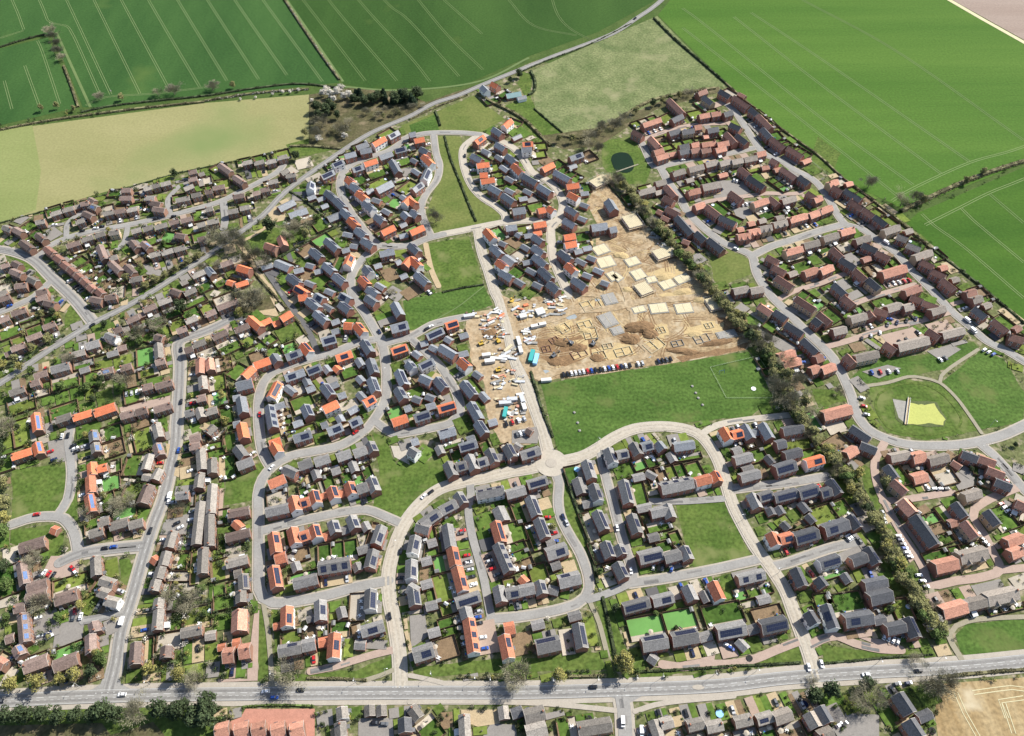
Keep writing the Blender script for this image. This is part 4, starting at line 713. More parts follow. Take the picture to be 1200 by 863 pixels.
pc_ = MB(); pc_.quads([(-1.0, -1.5, 2.35), (1.0, -1.5, 2.35), (1.0, 0, 2.75), (-1.0, 0, 2.75), (-1.0, -1.5, 2.47), (1.0, -1.5, 2.47), (1.0, 0, 2.87), (-1.0, 0, 2.87)], [(4, 5, 6, 7), (3, 2, 1, 0), (0, 1, 5, 4), (1, 2, 6, 5), (3, 0, 4, 7)], 'darktile')
for x in (-.95, .83): pc_.box(x, -1.45, 0, x + .12, -1.33, 2.38, 'frame')
PORCH = pc_.mesh('porch')
def panel_mesh(lx, ly, mn):
    key = ('p', lx, ly, mn)
    if key in MC: return MC[key]
    mb = MB(); mb.box(-lx / 2, -ly / 2, .08, lx / 2, ly / 2, .15, 'panel' if mn == 'p' else 'panelblue')
    n = max(1, round(lx / 1.05))
    for k in range(n + 1): x = -lx / 2 + lx * k / n; mb.box(x - .02, -ly / 2, .15, x + .02, ly / 2, .165, 'car_silver' if mn != 'p' else 'car_grey')
    mb.box(-lx / 2, -.03, .152, lx / 2, .03, .168, 'car_grey')
    MC[key] = mb.mesh('solar_panel'); return MC[key]
r5 = lambda v: round(v * 2) / 2
def shell(h, parent, eave, slope, wm, rm, wins, rel=None, names=('wall', 'roof')):
    L, D = r5(h['L']), r5(h['D']); rise = round(D / 2 * slope, 2)
    wl = link(names[0], wall_mesh(L, D, eave, rise, wm, wins), parent); rf = link(names[1], roof_mesh(L, D, eave, rise, rm, 'verge' if wm != 'render' else 'render'), parent)
    if rel:
        for o in (wl, rf): o.location = (rel[0], rel[1], 0); o.rotation_euler = (0, 0, rel[2])
    return wl, rf, L, D, rise
built = {}
for h in sorted(H, key=lambda q: q['wing'] is not None):
    code, c, ax = h['code'], h['c'], h['ax']; new = h['py'] < 522
    old = h['px'] < 245 or (code[0] in 'bkon')
    rm, rl = ROOF.get(code[0], (None, 'grey-roofed'))
    east = h['px'] > 900 or (h['px'] > 735 and h['py'] < 345)
    if code[0] == 'g': rm = 'slate' if new and h['px'] > 235 and not east else ('darktile' if east or h['py'] > 795 else 'warmtile')
    if code[0] == 'b' and east: rm = 'redbrown'
    if code[0] == 'k' and east: rm = 'easttile'
    if code[0] == 'r' and h['py'] > 560: rm = 'pantileold'
    wm, wl_ = ('render', 'white') if 'w' in code else (('buff', 'buff') if 'y' in code else (('brickold' if old and not east else 'brick'), 'brick'))
    low = h['low']; eave, slope = (2.5, .62) if low else ((5.0, .62) if h['fo'] else (5.3, .82))
    rz = math.atan2(ax.y, ax.x)
    if h['wing'] is not None:
        p = h['wing']; po = built.get(id(p))
        if po is None: continue
        d = c - p['c']; a = p['ax']; rel = (d.dot(a), a.x * d.y - a.y * d.x, rz - math.atan2(a.y, a.x))
        e2 = eave - .25
        shell(h, po, e2, slope, wm, rm, not low, rel, ('wing_wall', 'wing_roof'))
        continue
    L, D = h['L'], h['D']
    terr = L > 15.5 and not low
    kind = ('garage' if L < 9.5 and D < 7 else 'bungalow') if low else ('terraced_houses' if terr else {'g': 'slate_roofed_house', 'r': 'pantiled_house', 'b': 'brown_tiled_house', 'k': 'weathered_tiled_house', 'o': 'terracotta_tiled_house', 'n': 'brown_tiled_house'}.get(code[0], 'metal_roofed_house'))
    root = link(kind, None, None, (c.x, c.y, .38), rz); built[id(h)] = root
    wl, rf, L, D, rise = shell(h, root, eave, slope, wm, rm, not h['near'] and not (low and L < 9.5))
    th = math.atan(slope); sc_ = math.hypot(D / 2, rise)
    # the roof side that carries the panels: seen to the right, or below for level ridges
    q = Vector((-ax.y, ax.x)); steep = abs(ax.y) > abs(ax.x) * .8
    sgn = 1 if (q.x > 0 if steep else q.y < 0) else -1
    if 't' in code: sgn = -sgn
    look_s = ''
    if ('s' in code or 't' in code) and not low:
        look_s = ' with solar panels'
        n = max(1, int(L / 5.2)) if terr else 1
        for k in range(n):
            lx = min(L * .55, 5.2) if n == 1 else 3.2
            if n == 1 and rnd.random() < .4 and L > 8: lx = L * .78
            ly = sc_ * .66
            pn = link('solar_panel', panel_mesh(round(lx * 2) / 2, round(ly * 2) / 2, 'b' if h['px'] < 240 else 'p'), rf)
            xx = (-L / 2 + L * (k + .5) / n) if n > 1 else rnd.choice((-1, 0, 1)) * (L - lx) * .25
            off = D / 4 * .95; zc = eave + rise * .5 + .14 + .03
            pn.location = (xx, sgn * off, zc); pn.rotation_euler = (-sgn * th, 0, 0)
    if old and not low and h['py'] > 0 and rnd.random() < (.75 if not east else .25):
        ch = link('chimney', CHIM, rf, (rnd.choice((-1, 1)) * (L / 2 - .8), 0, eave + rise))
    if h['near'] and not low:
        n = max(2, int(L / 3.4))
        _, k_, i_, cc, d_ = nearest_road(c); fs = 1 if q.dot(Vector(cc) - c) > 0 else -1
        dk = rnd.randrange(n)
        for s in (-1, 1):
            for z in (.95, 3.35):
                for k in range(n):
                    cx = -L / 2 + L * (k + .5) / n
                    if z < 2 and s == fs and k == dk: link('door', DOOR, root, (cx, s * D / 2, .02), 0 if s < 0 else math.pi)
                    else: link('window', WIN, root, (cx, s * D / 2, z), 0 if s < 0 else math.pi)
        if not terr and rnd.random() < .6:
            link('porch', PORCH, root, (-L / 2 + L * (dk + .5) / n, fs * D / 2, 0), 0 if fs < 0 else math.pi)
        for s in (-1, 1):
            if rnd.random() < .6: link('window', WIN, root, (s * L / 2, rnd.uniform(-1, 1), 3.4), math.pi / 2 * s)
    if not low and not terr and old and rnd.random() < .2:
        _, k_, i_, cc, d_ = nearest_road(c); s = -1 if q.dot(Vector(cc) - c) > 0 else 1
        cv = link('conservatory', CONS, root, (rnd.choice((-1, 1)) * L * .2, s * (D / 2 + .02), 0), 0 if s > 0 else math.pi)
    if low and h['near'] and D < 7:
        for s in (-1,):
            link('garage_door', GDOOR, root, (-L / 2, 0, .02), -math.pi / 2)
    if 'x' in code:
        s2 = 1 if q.y < 0 else -1
        for fx in ((-L / 4, L / 4) if L > 8 else (0,)):
            hh = dict(L=D * .62, D=3.2)
            shell(hh, root, eave - .1, .95, wm, rm, False, (fx, s2 * (D / 2 - D * .31 + .9), math.pi / 2), ('gable_wall', 'gable_roof'))
    size = 'small ' if low and L < 5.2 else ''
    if low: look = f'{rl} {wl_} {kind}' if kind == 'bungalow' else f'{size}{rl} garage'
    else: look = f'{rl} {wl_} ' + ('terrace' if terr else 'house') + look_s
    if h['py'] < 346 and h['px'] < 240 and 0: pass
    h['root'] = root; h['look'] = look
    reg(root, look, {'garage': 'garage', 'bungalow': 'bungalow', 'terraced_houses': 'terrace'}.get(kind, 'house'), {'garage': 'garages across the estates', 'bungalow': 'bungalows', 'terraced_houses': 'terraces of joined houses'}.get(kind, rl.replace('-roofed', '') + ' roofed houses'), c)
# ------------------------------------------------------------------ gardens, drives, fences
lawns, patios, drives = MB(), MB(), MB()
ZL = zr + .02; QI = [0]; zd = ZL + .13
def lay(k):
    QI[0] += 1; return ZL + .045 * k + (QI[0] % 14) * .003
CLUT = []; FENCES = []; SHEDS = []; CARSPOTS = []; SHRUBS = []
def fr(c, u, v, a, b): return Vector((c.x + u.x * a + v.x * b, c.y + u.y * a + v.y * b))
def rect(mb, c, u, v, a0, a1, b0, b1, z, mn):
    p = [fr(c, u, v, a0, b0), fr(c, u, v, a1, b0), fr(c, u, v, a1, b1), fr(c, u, v, a0, b1)]
    if (p[1] - p[0]).x * (p[2] - p[0]).y - (p[1] - p[0]).y * (p[2] - p[0]).x < 0: p = p[::-1]
    mb.face([(q.x, q.y, z) for q in p], mn)
def isfree(c, u, v, a, b0, b1, ok=(0,)):
    n = max(3, int(b1 - b0)); k = 0
    for i in range(n):
        p = fr(c, u, v, a, b0 + (b1 - b0) * (i + .5) / n)
        if occ(p.x, p.y) in ok: k += 1
    return k / n
for h in sorted(near_rank, key=lambda q: q['low']):
    if h['low'] and h['L'] < 9.5: continue
    c, ax = h['c'], h['ax']; q = Vector((-ax.y, ax.x)); L, D = h['L'], h['D']
    _, k_, i_, cc, d_ = nearest_road(c); f = (Vector(cc) - c).normalized()
    opts = sorted([(ax, L, D), (-ax, L, D), (q, D, L), (-q, D, L)], key=lambda o: -o[0].dot(f))
    u, du, wv = opts[0]; v = Vector((-u.y, u.x)); h['front'] = u
    terr = L > 15.5 and abs(u.dot(ax)) < .5
    nplot = max(1, int(round(wv / 5.6))) if terr else 1
    grey_zone = h['px'] < 620
    # front drive
    a = du / 2 + .6; n = 0
    while n < 12:
        if isfree(c, u, v, a + n + .5, -wv / 2, wv / 2) < .6: break
        n += 1
    if n >= 1:
        mn = rnd.choices(['drivegrey', 'drivepink', 'drivedark', 'gravel'], (4, 5 if h['px'] > 700 else 2, 2 if h['py'] < 420 and 250 < h['px'] < 520 else .5, 2))[0]
        s = rnd.choice((-1, 1)); b0, b1 = (-wv / 2, wv * .08) if s < 0 else (-wv * .08, wv / 2)
        if terr: b0, b1 = -wv / 2, wv / 2
        rect(drives, c, u, v, du / 2 + .1, a + n, b0, b1, lay(2), mn)
        if not terr:
            o0, o1 = (b1 + .1, wv / 2) if s < 0 else (-wv / 2, b0 - .1)
            if o1 - o0 > 1.2: rect(lawns, c, u, v, du / 2 + .9, a + n - .2, o0, o1, lay(0), rnd.choice(['lawn', 'lawn2', 'soil', 'lawn']))
        for i in range(n):
            for t in range(int(wv) + 1):
                p = fr(c, u, v, a + i + .5, -wv / 2 + t); setocc(p.x, p.y, 4, (0,))
        if n >= 4:
            if terr:
                for k in range(nplot):
                    if rnd.random() < .55: CARSPOTS.append((fr(c, u, v, a + 2.4, -wv / 2 + (k + .5) * wv / nplot), u))
            elif rnd.random() < .62: CARSPOTS.append((fr(c, u, v, a + 2.3 + (n - 4) * .3, (b0 + b1) / 2), u * rnd.choice((-1, 1))))
    # back garden
    u = -u; v = Vector((-u.y, u.x)); g0 = 1.2; m = 1.4
    bl, br = -wv / 2, wv / 2
    for _ in range(4):
        if isfree(c, v, u, br + 1, 0, du) > .7: br += 1
        if isfree(c, v, u, bl - 1, 0, du) > .7: bl -= 1
    n = 0
    while n < 13 and isfree(c, u, v, du / 2 + n + .8, bl, br) > .72: n += 1
    if n < 3: continue
    a0, a1 = du / 2 + .3, du / 2 + n
    pd = rnd.uniform(1.6, min(4, n * .45))
    for k in range(nplot):
        k0 = bl + (br - bl) * k / nplot; k1 = bl + (br - bl) * (k + 1) / nplot
        rect(patios, c, u, v, a0 - .2, a0 + pd, k0 + .1, k1 - .1, lay(1), rnd.choice(['patio', 'patio', 'drivegrey', 'gravel', 'patio']))
        mn = rnd.choices(['lawn', 'lawn2', 'lawn3', 'soil', 'patio'], (10, 3.5, 1.2, 1.6, 1.2))[0]
        if mn == 'lawn' and rnd.random() < .4: mn = 'lawnd'
        rect(lawns, c, u, v, a0 + pd, a1 - .1, k0 + .1, k1 - .1, lay(0), 'soil')
        e = rnd.uniform(.3, 1.1)
        rect(lawns, c, u, v, a0 + pd + .05, a1 - e, k0 + rnd.uniform(.15, .7), k1 - rnd.uniform(.15, .8), lay(1), mn)
        mb = MB()
        p0, p1, p2, p3 = fr(c, u, v, a0, k0 + .05), fr(c, u, v, a1, k0 + .05), fr(c, u, v, a1, k1 - .05), fr(c, u, v, a0, k1 - .05)
        o = (p1 + p2) / 2
        for A_, B_ in ((p0, p1), (p1, p2), (p2, p3)):
            d = B_ - A_; mb.obox((A_ + B_) / 2 - o, d.normalized(), d.length / 2, .035, 0.02, 1.8, 'wood')
            m_ = max(1, int(d.length / 2.4))
            for j in range(m_ + 1): pp = A_ + d * (j / m_) - o; mb.obox(pp, d.normalized(), .07, .07, 0, 1.9, 'wood')
        FENCES.append((mb, o, h))
        for _ in range(rnd.choice((1, 2, 2, 3))): CLUT.append((fr(c, u, v, rnd.uniform(a0 + .8, a0 + pd + .6), rnd.uniform(k0 + 1, k1 - 1)), 0))
        for _ in range(rnd.choice((0, 1, 1, 2))): CLUT.append((fr(c, u, v, rnd.uniform(a0 + pd, a1 - 1), rnd.choice((k0 + 1.1, k1 - 1.1))), 1))
        gx = a1 - 1.4
        if rnd.random() < .42 and n > 5: SHEDS.append((fr(c, u, v, gx, (k0 + 1.4) if rnd.random() < .5 else (k1 - 1.4)), u))
        for _ in range(rnd.choice((0, 1, 1, 2, 3))): SHRUBS.append(fr(c, u, v, rnd.uniform(a0 + pd, a1 - .5), rnd.choice((k0 + .7, k1 - .7, rnd.uniform(k0 + .5, k1 - .5)))))
    for i in range(n + 1):
        for t in np.arange(bl, br + .5, .7):
            p = fr(c, u, v, a0 + i, t); setocc(p.x, p.y, 4, (0,))
pt = 0
for _ in range(9000):
    if pt > 1500: break
    px, py = rnd.uniform(0, 1200), rnd.uniform(150, 862); p = G(px, py)
    if not (px < 640 or py > 480 or px > 760) or occ(p.x, p.y) != 0: continue
    best = min(H, key=lambda h: (h['c'] - p.xy).length_squared)
    if (best['c'] - p.xy).length > 22: continue
    u = best['ax']; v = Vector((-u.y, u.x)); a = b = 0; lim = rnd.uniform(3, 8)
    ext = [0, 0, 0, 0]
    for k, (w_, sg) in enumerate(((u, 1), (u, -1), (v, 1), (v, -1))):
        while ext[k] < lim and occ(p.x + w_.x * sg * (ext[k] + 1), p.y + w_.y * sg * (ext[k] + 1)) == 0: ext[k] += 1
    if ext[0] + ext[1] < 2 or ext[2] + ext[3] < 2: continue
    mn = rnd.choices(['lawn', 'lawn2', 'soil', 'gravel', 'drivegrey', 'patio', 'kerbgrass'], (6, 3, 1.5, 1.6, 2, 1.5, 4))[0]
    rect(lawns, p, u, v, -ext[1], ext[0], -ext[3], ext[2], lay(0), mn); pt += 1
    for i in range(-ext[1], ext[0] + 1):
        for j in range(-ext[3], ext[2] + 1): setocc(p.x + u.x * i + v.x * j, p.y + u.y * i + v.y * j, 5, (0,))
for nm, b in (('garden_lawns', lawns), ('garden_patios', patios), ('driveways', drives)): struct(nm, b)
# hardstanding in the leftover gaps beside streets, soil and planting elsewhere, comes from the estate ground material
FENCES.sort(key=lambda f: f[1].y + abs(f[1].x) * .25)
for mb, o, h in FENCES[:290]:
    f = link('garden_fence', mb.mesh('garden_fence'), None, (o.x, o.y, .3))
    reg(f, f"board fence behind {h['look'].replace(' with solar panels', '')}", 'fence', 'garden fences', o)
rest_f = MB()
for mb, o, h in FENCES[290:]:
    i = len(rest_f.v); rest_f.v += [(x + o.x, y + o.y, z + .3) for x, y, z in mb.v]; rest_f.f += [tuple(i + a for a in f) for f in mb.f]; rest_f.mi += [rest_f.m('wood')] * len(mb.f)
if rest_f.f:
    o = link('garden_fences', rest_f.mesh('garden_fences')); o['kind'] = 'stuff'; o['category'] = 'fences'; o['label'] = 'distant brown board fences dividing the small gardens of the far estates'
def tbl():
    b = MB(); b.box(-.8, -.45, .7, .8, .45, .76, 'frame')
    for x in (-.6, .6):
        b.box(x - .05, -.3, 0, x + .05, .3, .7, 'frame')
        for y in (-.85, .85): b.box(x - .22, y - .22, 0, x + .22, y + .22, .45, 'frame'); b.box(x - .22, y + (.16 if y > 0 else -.22), .45, x + .22, y + (.22 if y > 0 else -.16), .9, 'frame')
    return b.mesh('garden_table')
def bed():
    b = MB(); b.box(-1.2, -.5, 0, 1.2, .5, .35, 'shedwood'); b.box(-1.1, -.4, .3, 1.1, .4, .4, 'soil'); rs = random.Random(4)
    leafcloud(b, [(x * .25, 0, .5, .3) for x in range(-4, 5)], 60, .13, 'leaf_g', rs); return b.mesh('raised_bed')
def ghs():
    b = MB(); b.box(-1.3, -.95, 0, 1.3, .95, 1.5, 'glass'); b.quads([(-1.3, -.95, 1.5), (1.3, -.95, 1.5), (1.3, .95, 1.5), (-1.3, .95, 1.5), (-1.3, 0, 2.2), (1.3, 0, 2.2)], [(0, 1, 5, 4), (2, 3, 4, 5), (3, 0, 4), (1, 2, 5)], 'lamp')
    for x in (-1.3, -.65, 0, .65, 1.26):
        for y in (-.97, .95): b.box(x, y, 0, x + .04, y + .03, 1.5, 'frame')
    return b.mesh('greenhouse')
def prs():
    b = MB(); b.tube((0, 0, 0), (0, 0, 2.3), .04, .04, 6, 'lamp'); b.tube((0, 0, 2.0), (0, 0, 2.5), 1.4, .05, 8, 'patio'); b.tube((0, 0, 0), (0, 0, .12), .35, .3, 8, 'block'); return b.mesh('parasol')
def bins():
    b = MB()
    for k, cl in enumerate(('car_black', 'car_green', 'car_blue')): b.box(k * .65 - .95, -.3, 0, k * .65 - .4, .35, 1.0, cl); b.box(k * .65 - .98, -.34, 1.0, k * .65 - .37, .38, 1.08, cl)
    return b.mesh('wheelie_bins')
def pool():
    b = MB(); b.tube((0, 0, 0), (0, 0, .45), 1.3, 1.35, 16, 'car_lightblue'); b.tube((0, 0, .2), (0, 0, .47), 1.15, 1.15, 16, 'car_white'); return b.mesh('paddling_pool')
def bench():
    b = MB(); b.box(-1.1, -.4, .15, 1.1, .45, .45, 'car_grey'); b.box(-1.1, .3, .45, 1.1, .45, .85, 'car_grey'); b.box(-1.0, -.35, .45, 1.0, .3, .53, 'patio'); return b.mesh('garden_sofa')
def late_clutter():
    CV = {0: [('garden_table', tbl(), 'white garden table and chairs', 'table'), ('parasol', prs(), 'pale garden parasol', 'parasol'), ('garden_sofa', bench(), 'grey garden sofa', 'sofa'), ('wheelie_bins', bins(), 'row of three wheelie bins', 'bins')],
          1: [('raised_bed', bed(), 'timber raised planting bed', 'raised bed'), ('greenhouse', ghs(), 'small glass greenhouse', 'greenhouse'), ('raised_bed', bed(), 'timber raised planting bed', 'raised bed'), ('paddling_pool', pool(), 'pale blue paddling pool', 'pool')]}
    CLUT.sort(key=lambda s: s[0].y + abs(s[0].x) * .25)
    xb = MB()
    for n, (p, k) in enumerate(CLUT):
        nm, me, look, cat = rnd.choices(CV[k], (5, 2, 2, 2) if k == 0 else (3, 2, 3, .5))[0]; t = rnd.uniform(0, 6.28)
        if n < 420:
            o = link(nm, me, None, (p.x, p.y, zd + .01), t); reg(o, look, cat, 'garden furniture', p)
        else:
            k0 = len(xb.v); ct, st = math.cos(t), math.sin(t)
            xb.v += [(p.x + v.co.x * ct - v.co.y * st, p.y + v.co.x * st + v.co.y * ct, v.co.z + zd + .01) for v in me.vertices]
            names = [next(q for q in M if M[q] is mt) for mt in me.materials]
            for pl in me.polygons: xb.f.append(tuple(k0 + a for a in pl.vertices)); xb.mi.append(xb.m(names[pl.material_index]))
    if xb.f: o = link('garden_furniture', xb.mesh('garden_furniture')); o['kind'] = 'stuff'; o['category'] = 'garden furniture'; o['label'] = 'small pale tables, beds and greenhouses dotted through the far gardens'
sm = {}
for cname in ('shedwood', 'felt'):
    pass
wb = MB(); wb.box(-1.2, -.9, 0, 1.2, .9, 1.8, 'shedwood'); wb.quads([(-1.2, -.9, 1.8), (-1.2, .9, 1.8), (-1.2, 0, 2.3), (1.2, -.9, 1.8), (1.2, .9, 1.8), (1.2, 0, 2.3)], [(1, 0, 2), (3, 4, 5)], 'shedwood'); SHW = wb.mesh('wall')
rb_ = MB()
for s in (-1, 1):
    vs = [(-1.35, s * 1.08, 1.74), (1.35, s * 1.08, 1.74), (1.35, 0, 2.34), (-1.35, 0, 2.34)]; vs += [(a, b, c_ + .07) for a, b, c_ in vs]
    fs = [(4, 5, 6, 7), (3, 2, 1, 0), (0, 1, 5, 4), (1, 2, 6, 5), (3, 0, 4, 7)]; rb_.quads(vs, fs if s < 0 else [f[::-1] for f in fs], 'felt')
SHR = rb_.mesh('roof'); db_ = MB(); db_.box(1.2, -.4, .05, 1.24, .4, 1.7, 'wood'); SHD = db_.mesh('door')
for p, u in SHEDS[:190]:
    s = link('garden_shed', None, None, (p.x, p.y, .4), math.atan2(-u.y, -u.x)); link('wall', SHW, s); link('roof', SHR, s); link('door', SHD, s)
    reg(s, 'small garden shed with felt roof', 'shed', 'garden sheds', p)
# ------------------------------------------------------------------ cars
def car_meshes(colr):
    b = MB(); pr = [(-2.1, .35), (-2.15, .75), (-1.95, .92), (-1.0, .95), (1.0, .92), (1.95, .78), (2.15, .6), (2.1, .35)]
    n = len(pr)
    vs = [(x, -.86, z) for x, z in pr] + [(x, .86, z) for x, z in pr]
    b.quads(vs, [tuple(range(n - 1, -1, -1))[::-1], tuple(range(2 * n - 1, n - 1, -1))] + [(i, n + i, n + (i + 1) % n, (i + 1) % n)[::1] for i in range(n)], 'car_' + colr)
    cb = MB(); lo = [(-1.85, .93, .8), (1.0, .92, .8)]; 
    vs = [(-1.9, -.78, .92), (1.05, -.78, .92), (1.05, .78, .92), (-1.9, .78, .92), (-1.45, -.6, 1.42), (.25, -.6, 1.42), (.25, .6, 1.42), (-1.45, .6, 1.42)]
    cb.quads(vs, [(0, 1, 5, 4), (1, 2, 6, 5), (2, 3, 7, 6), (3, 0, 4, 7)], 'glass')
    t = MB(); t.box(-1.5, -.63, 1.41, .3, .63, 1.48, 'car_' + colr)
    wh = MB()
    wh.tube((0, -.1, 0), (0, .1, 0), .32, .32, 10, 'tyre'); wh.tube((0, .1, 0), (0, -.12, 0), .18, .17, 8, 'car_silver')
    fullm = MB()
    for src in (b, cb, t): 
        i = len(fullm.v); fullm.v += src.v; fullm.f += [tuple(i + a for a in f) for f in src.f]; fullm.mi += [fullm.m(src.ms[k]) for k in src.mi]
    for x in (-1.3, 1.3):
        for y in (-.78, .78): fullm.box(x - .3, y - .1, 0, x + .3, y + .1, .6, 'tyre')
    return b.mesh('body'), cb.mesh('windows'), t.mesh('roof'), wh.mesh('wheel'), fullm.mesh('parked_car')
def van_meshes(colr):
    b = MB(); pr = [(-2.6, .35), (-2.6, 2.15), (1.3, 2.2), (1.9, 1.35), (2.55, 1.05), (2.6, .35)]; n = len(pr)
    vs = [(x, -.95, z) for x, z in pr] + [(x, .95, z) for x, z in pr]
    b.quads(vs, [tuple(range(n)), tuple(range(2 * n - 1, n - 1, -1))] + [(i, n + i, n + (i + 1) % n, (i + 1) % n) for i in range(n)], 'car_' + colr)
    cb = MB(); cb.quads([(1.36, -.82, 2.12), (1.36, .82, 2.12), (1.9, .85, 1.42), (1.9, -.85, 1.42)], [(0, 3, 2, 1)], 'glass')
    cb.v = [(x + .04, y, z + .04) for x, y, z in cb.v]
    wh = MB(); wh.tube((0, -.12, 0), (0, .12, 0), .36, .36, 10, 'tyre'); wh.tube((0, .12, 0), (0, -.14, 0), .2, .18, 8, 'car_silver')
    return b.mesh('body'), cb.mesh('windscreen'), wh.mesh('wheel')
CM = {}; VM = {}; ncar = 0; XCARS = []; FULL = {}
def car(p, u, colr=None, kind='car', look='parked', z=None):
    global ncar
    if ncar >= 296:
        if kind == 'car': XCARS.append((p, u, colr))
        return
    ncar += 1
    colr = colr or rnd.choices(['white', 'silver', 'black', 'grey', 'red', 'blue', 'navy'], (20, 20, 22, 16, 8, 9, 6))[0]
    rz = math.atan2(u.y, u.x); zz = zd + .01
    if kind == 'van':
        if colr not in VM: VM[colr] = van_meshes(colr)
        b, s, wh = VM[colr]; o = link('van', None, None, (p.x, p.y, zz), rz); link('body', b, o); link('windscreen', s, o)
        for x in (-1.7, 1.7):
            for y in (-.84, .84): link('wheel', wh, o, (x, y, .36))
    else:
        if colr not in CM: CM[colr] = car_meshes(colr)
        b, wi, t, wh, full = CM[colr]
        if p.y < 330:
            o = link('parked_car' if look == 'parked' else 'car', None, None, (p.x, p.y, zz), rz)
            link('body', b, o); link('windows', wi, o); link('roof', t, o)
            for x in (-1.3, 1.3):
                for y in (-.78, .78): link('wheel', wh, o, (x, y, .32))
        else: o = link('parked_car' if look == 'parked' else 'car', full, None, (p.x, p.y, zz), rz)
    reg(o, f'{look} {colr.replace("navy", "dark blue")} {kind}', kind, 'vans' if kind == 'van' else 'cars on drives and streets', p)
def road_dir(p):
    d = nearest_road(p)[4]; return Vector(d).normalized()
for s in ['312,811.5 white', '322,818.5 blue', '353,809.5 black', '144,815 white', '1.5,822.5 black', '695,806 black', '1075.6,787 black', '1014,791.5 white', '109,382.5 black', '744,23 black']:
    a, cl = s.split(); x, y = map(float, a.split(',')); p = G(x, y).xy; car(p, road_dir(p) * (1 if y > 815 else -1), cl, look='moving')
for s in ['143.6,729 white van', '729.6,847 white van', '751.6,858 white van', '947,783 white car', '962,779 white car', '457,723 black car', '209,544 black car', '210,529 blue car', '177,623 black car', '124,643.5 black car', '134,642 blue car', '44,604 red car', '305,487 red car', '417,508 red car', '497,583 white car', '505,578 black car', '660,607 navy car', '664,614 silver car',
          '97,272 black car', '113,269 white car', '120,267 black car', '183,258 black car', '204,255 black car', '12,360 blue car', '213,472 black car', '200,582 white van', '199,588 white car', '318,521 white car', '319,549 white car', '213,411 black car', '445,390 navy car', '1133,377 white van', '1140,389 white van', '862,293 white car', '800,189 white car', '1038,286 white van', '470,647 black car', '500,387 black car', '505,384 white car', '545,184 black car', '723,620 white car', '739,670 white car', '1034,603 silver car', '1036,611 white car']:
    a, cl, kd = s.split(); x, y = map(float, a.split(',')); p = G(x, y).xy
    if kd == 'car' or True: car(p, road_dir(p), cl, kd, look='white' if 0 else 'roadside')
def carrow(x0, y0, x1, y1, n, ang, cols=None, p_=.95):
    A_, B_ = G(x0, y0).xy, G(x1, y1).xy; d = (B_ - A_).normalized(); u = Vector((d.x * math.cos(ang) - d.y * math.sin(ang), d.x * math.sin(ang) + d.y * math.cos(ang)))
    for i in range(n):
        if rnd.random() < p_: car(A_.lerp(B_, (i + .5) / n), u, cols[i % len(cols)] if cols else None)
carrow(658, 440.5, 700, 434.5, 9, 1.57, ['black', 'black', 'white', 'white', 'silver', 'white', 'red', 'blue', 'black'])
carrow(701, 434.5, 760, 426, 12, 1.57, ['black', 'white', 'blue', 'white', 'red', 'navy', 'white', 'black', 'white', 'white', 'silver', 'grey'])
carrow(769, 425, 788, 421.5, 4, 1.57, ['navy', 'black', 'grey', 'black'])
carrow(1050, 627, 1066, 656, 6, 1.4, ['white', 'navy', 'black', 'blue', 'white', 'silver']); carrow(1074, 672, 1086, 692, 3, 1.4, ['white', 'silver', 'black'])
carrow(590, 499, 618, 491, 4, 1.57, ['black', 'red', 'white', 'silver']); carrow(604, 511, 616, 508, 3, 1.57, ['grey', 'white', 'silver'])
carrow(541, 621, 546, 636, 3, 1.57, ['red', 'black', 'black']); carrow(546, 648, 556, 690, 5, 1.57, ['red', 'white', 'silver', 'black', 'white']); carrow(571, 652, 578, 670, 4, 1.57, ['black', 'silver', 'black', 'red'])
carrow(558, 714, 562, 735, 3, 1.57, ['black', 'blue', 'black']); carrow(640, 603, 652, 640, 4, 1.4, ['red', 'silver', 'black', 'blue'])
carrow(86, 522, 92, 532, 3, 1.57, ['black', 'white', 'black']); carrow(58, 526, 66, 545, 2, 1.57, ['red', 'navy']); carrow(70, 513, 84, 511, 2, 1.57, ['white', 'black'])
carrow(50, 672, 72, 677, 4, 1.57, ['white', 'red', 'black', 'grey']); carrow(84, 664, 92, 676, 2, .1, ['red', 'white']); carrow(66, 726, 100, 723, 4, 1.57, ['black', 'white', 'grey', 'white'], .8); carrow(56, 742, 60, 749, 2, 1.57, ['navy', 'white'])
carrow(862, 242, 882, 240, 4, 1.57, ['silver', 'white', 'white', 'grey']); carrow(838, 226, 846, 222, 3, 1.57, ['navy', 'blue', 'black']); carrow(858, 212, 872, 216, 4, 1.57, ['silver', 'white', 'black', 'black'])
carrow(1050, 333, 1068, 329, 3, 1.57, ['white', 'red', 'red']); carrow(1016, 438, 1056, 436, 4, 1.57, ['blue', 'red', 'white', 'silver'], .8); carrow(1098, 424, 1110, 420, 2, 1.57, ['white', 'grey'])
carrow(1008, 463, 1016, 492, 3, 1.4, ['white', 'red', 'silver']); carrow(1150, 410, 1166, 418, 3, 1.3, ['white', 'white', 'blue']); carrow(1078, 374, 1034, 383, 4, .9, ['navy', 'black', 'navy', 'grey']); carrow(1004, 400, 1036, 390, 3, .9, ['black', 'silver', 'white'])
carrow(992, 633, 1000, 628, 3, 1.5, ['white', 'white', 'grey']); carrow(1170, 590, 1186, 606, 4, 1.5, ['red', 'silver', 'white', 'black']); carrow(1174, 634, 1180, 640, 2, 1.2, ['white', 'silver'])
carrow(1028, 744, 1054, 754, 5, 1.4, ['black', 'white', 'white', 'white', 'silver']); carrow(424, 846, 456, 850, 3, .1, ['white', 'black', 'grey']); carrow(850, 756, 858, 762, 2, .2, ['white', 'blue'])
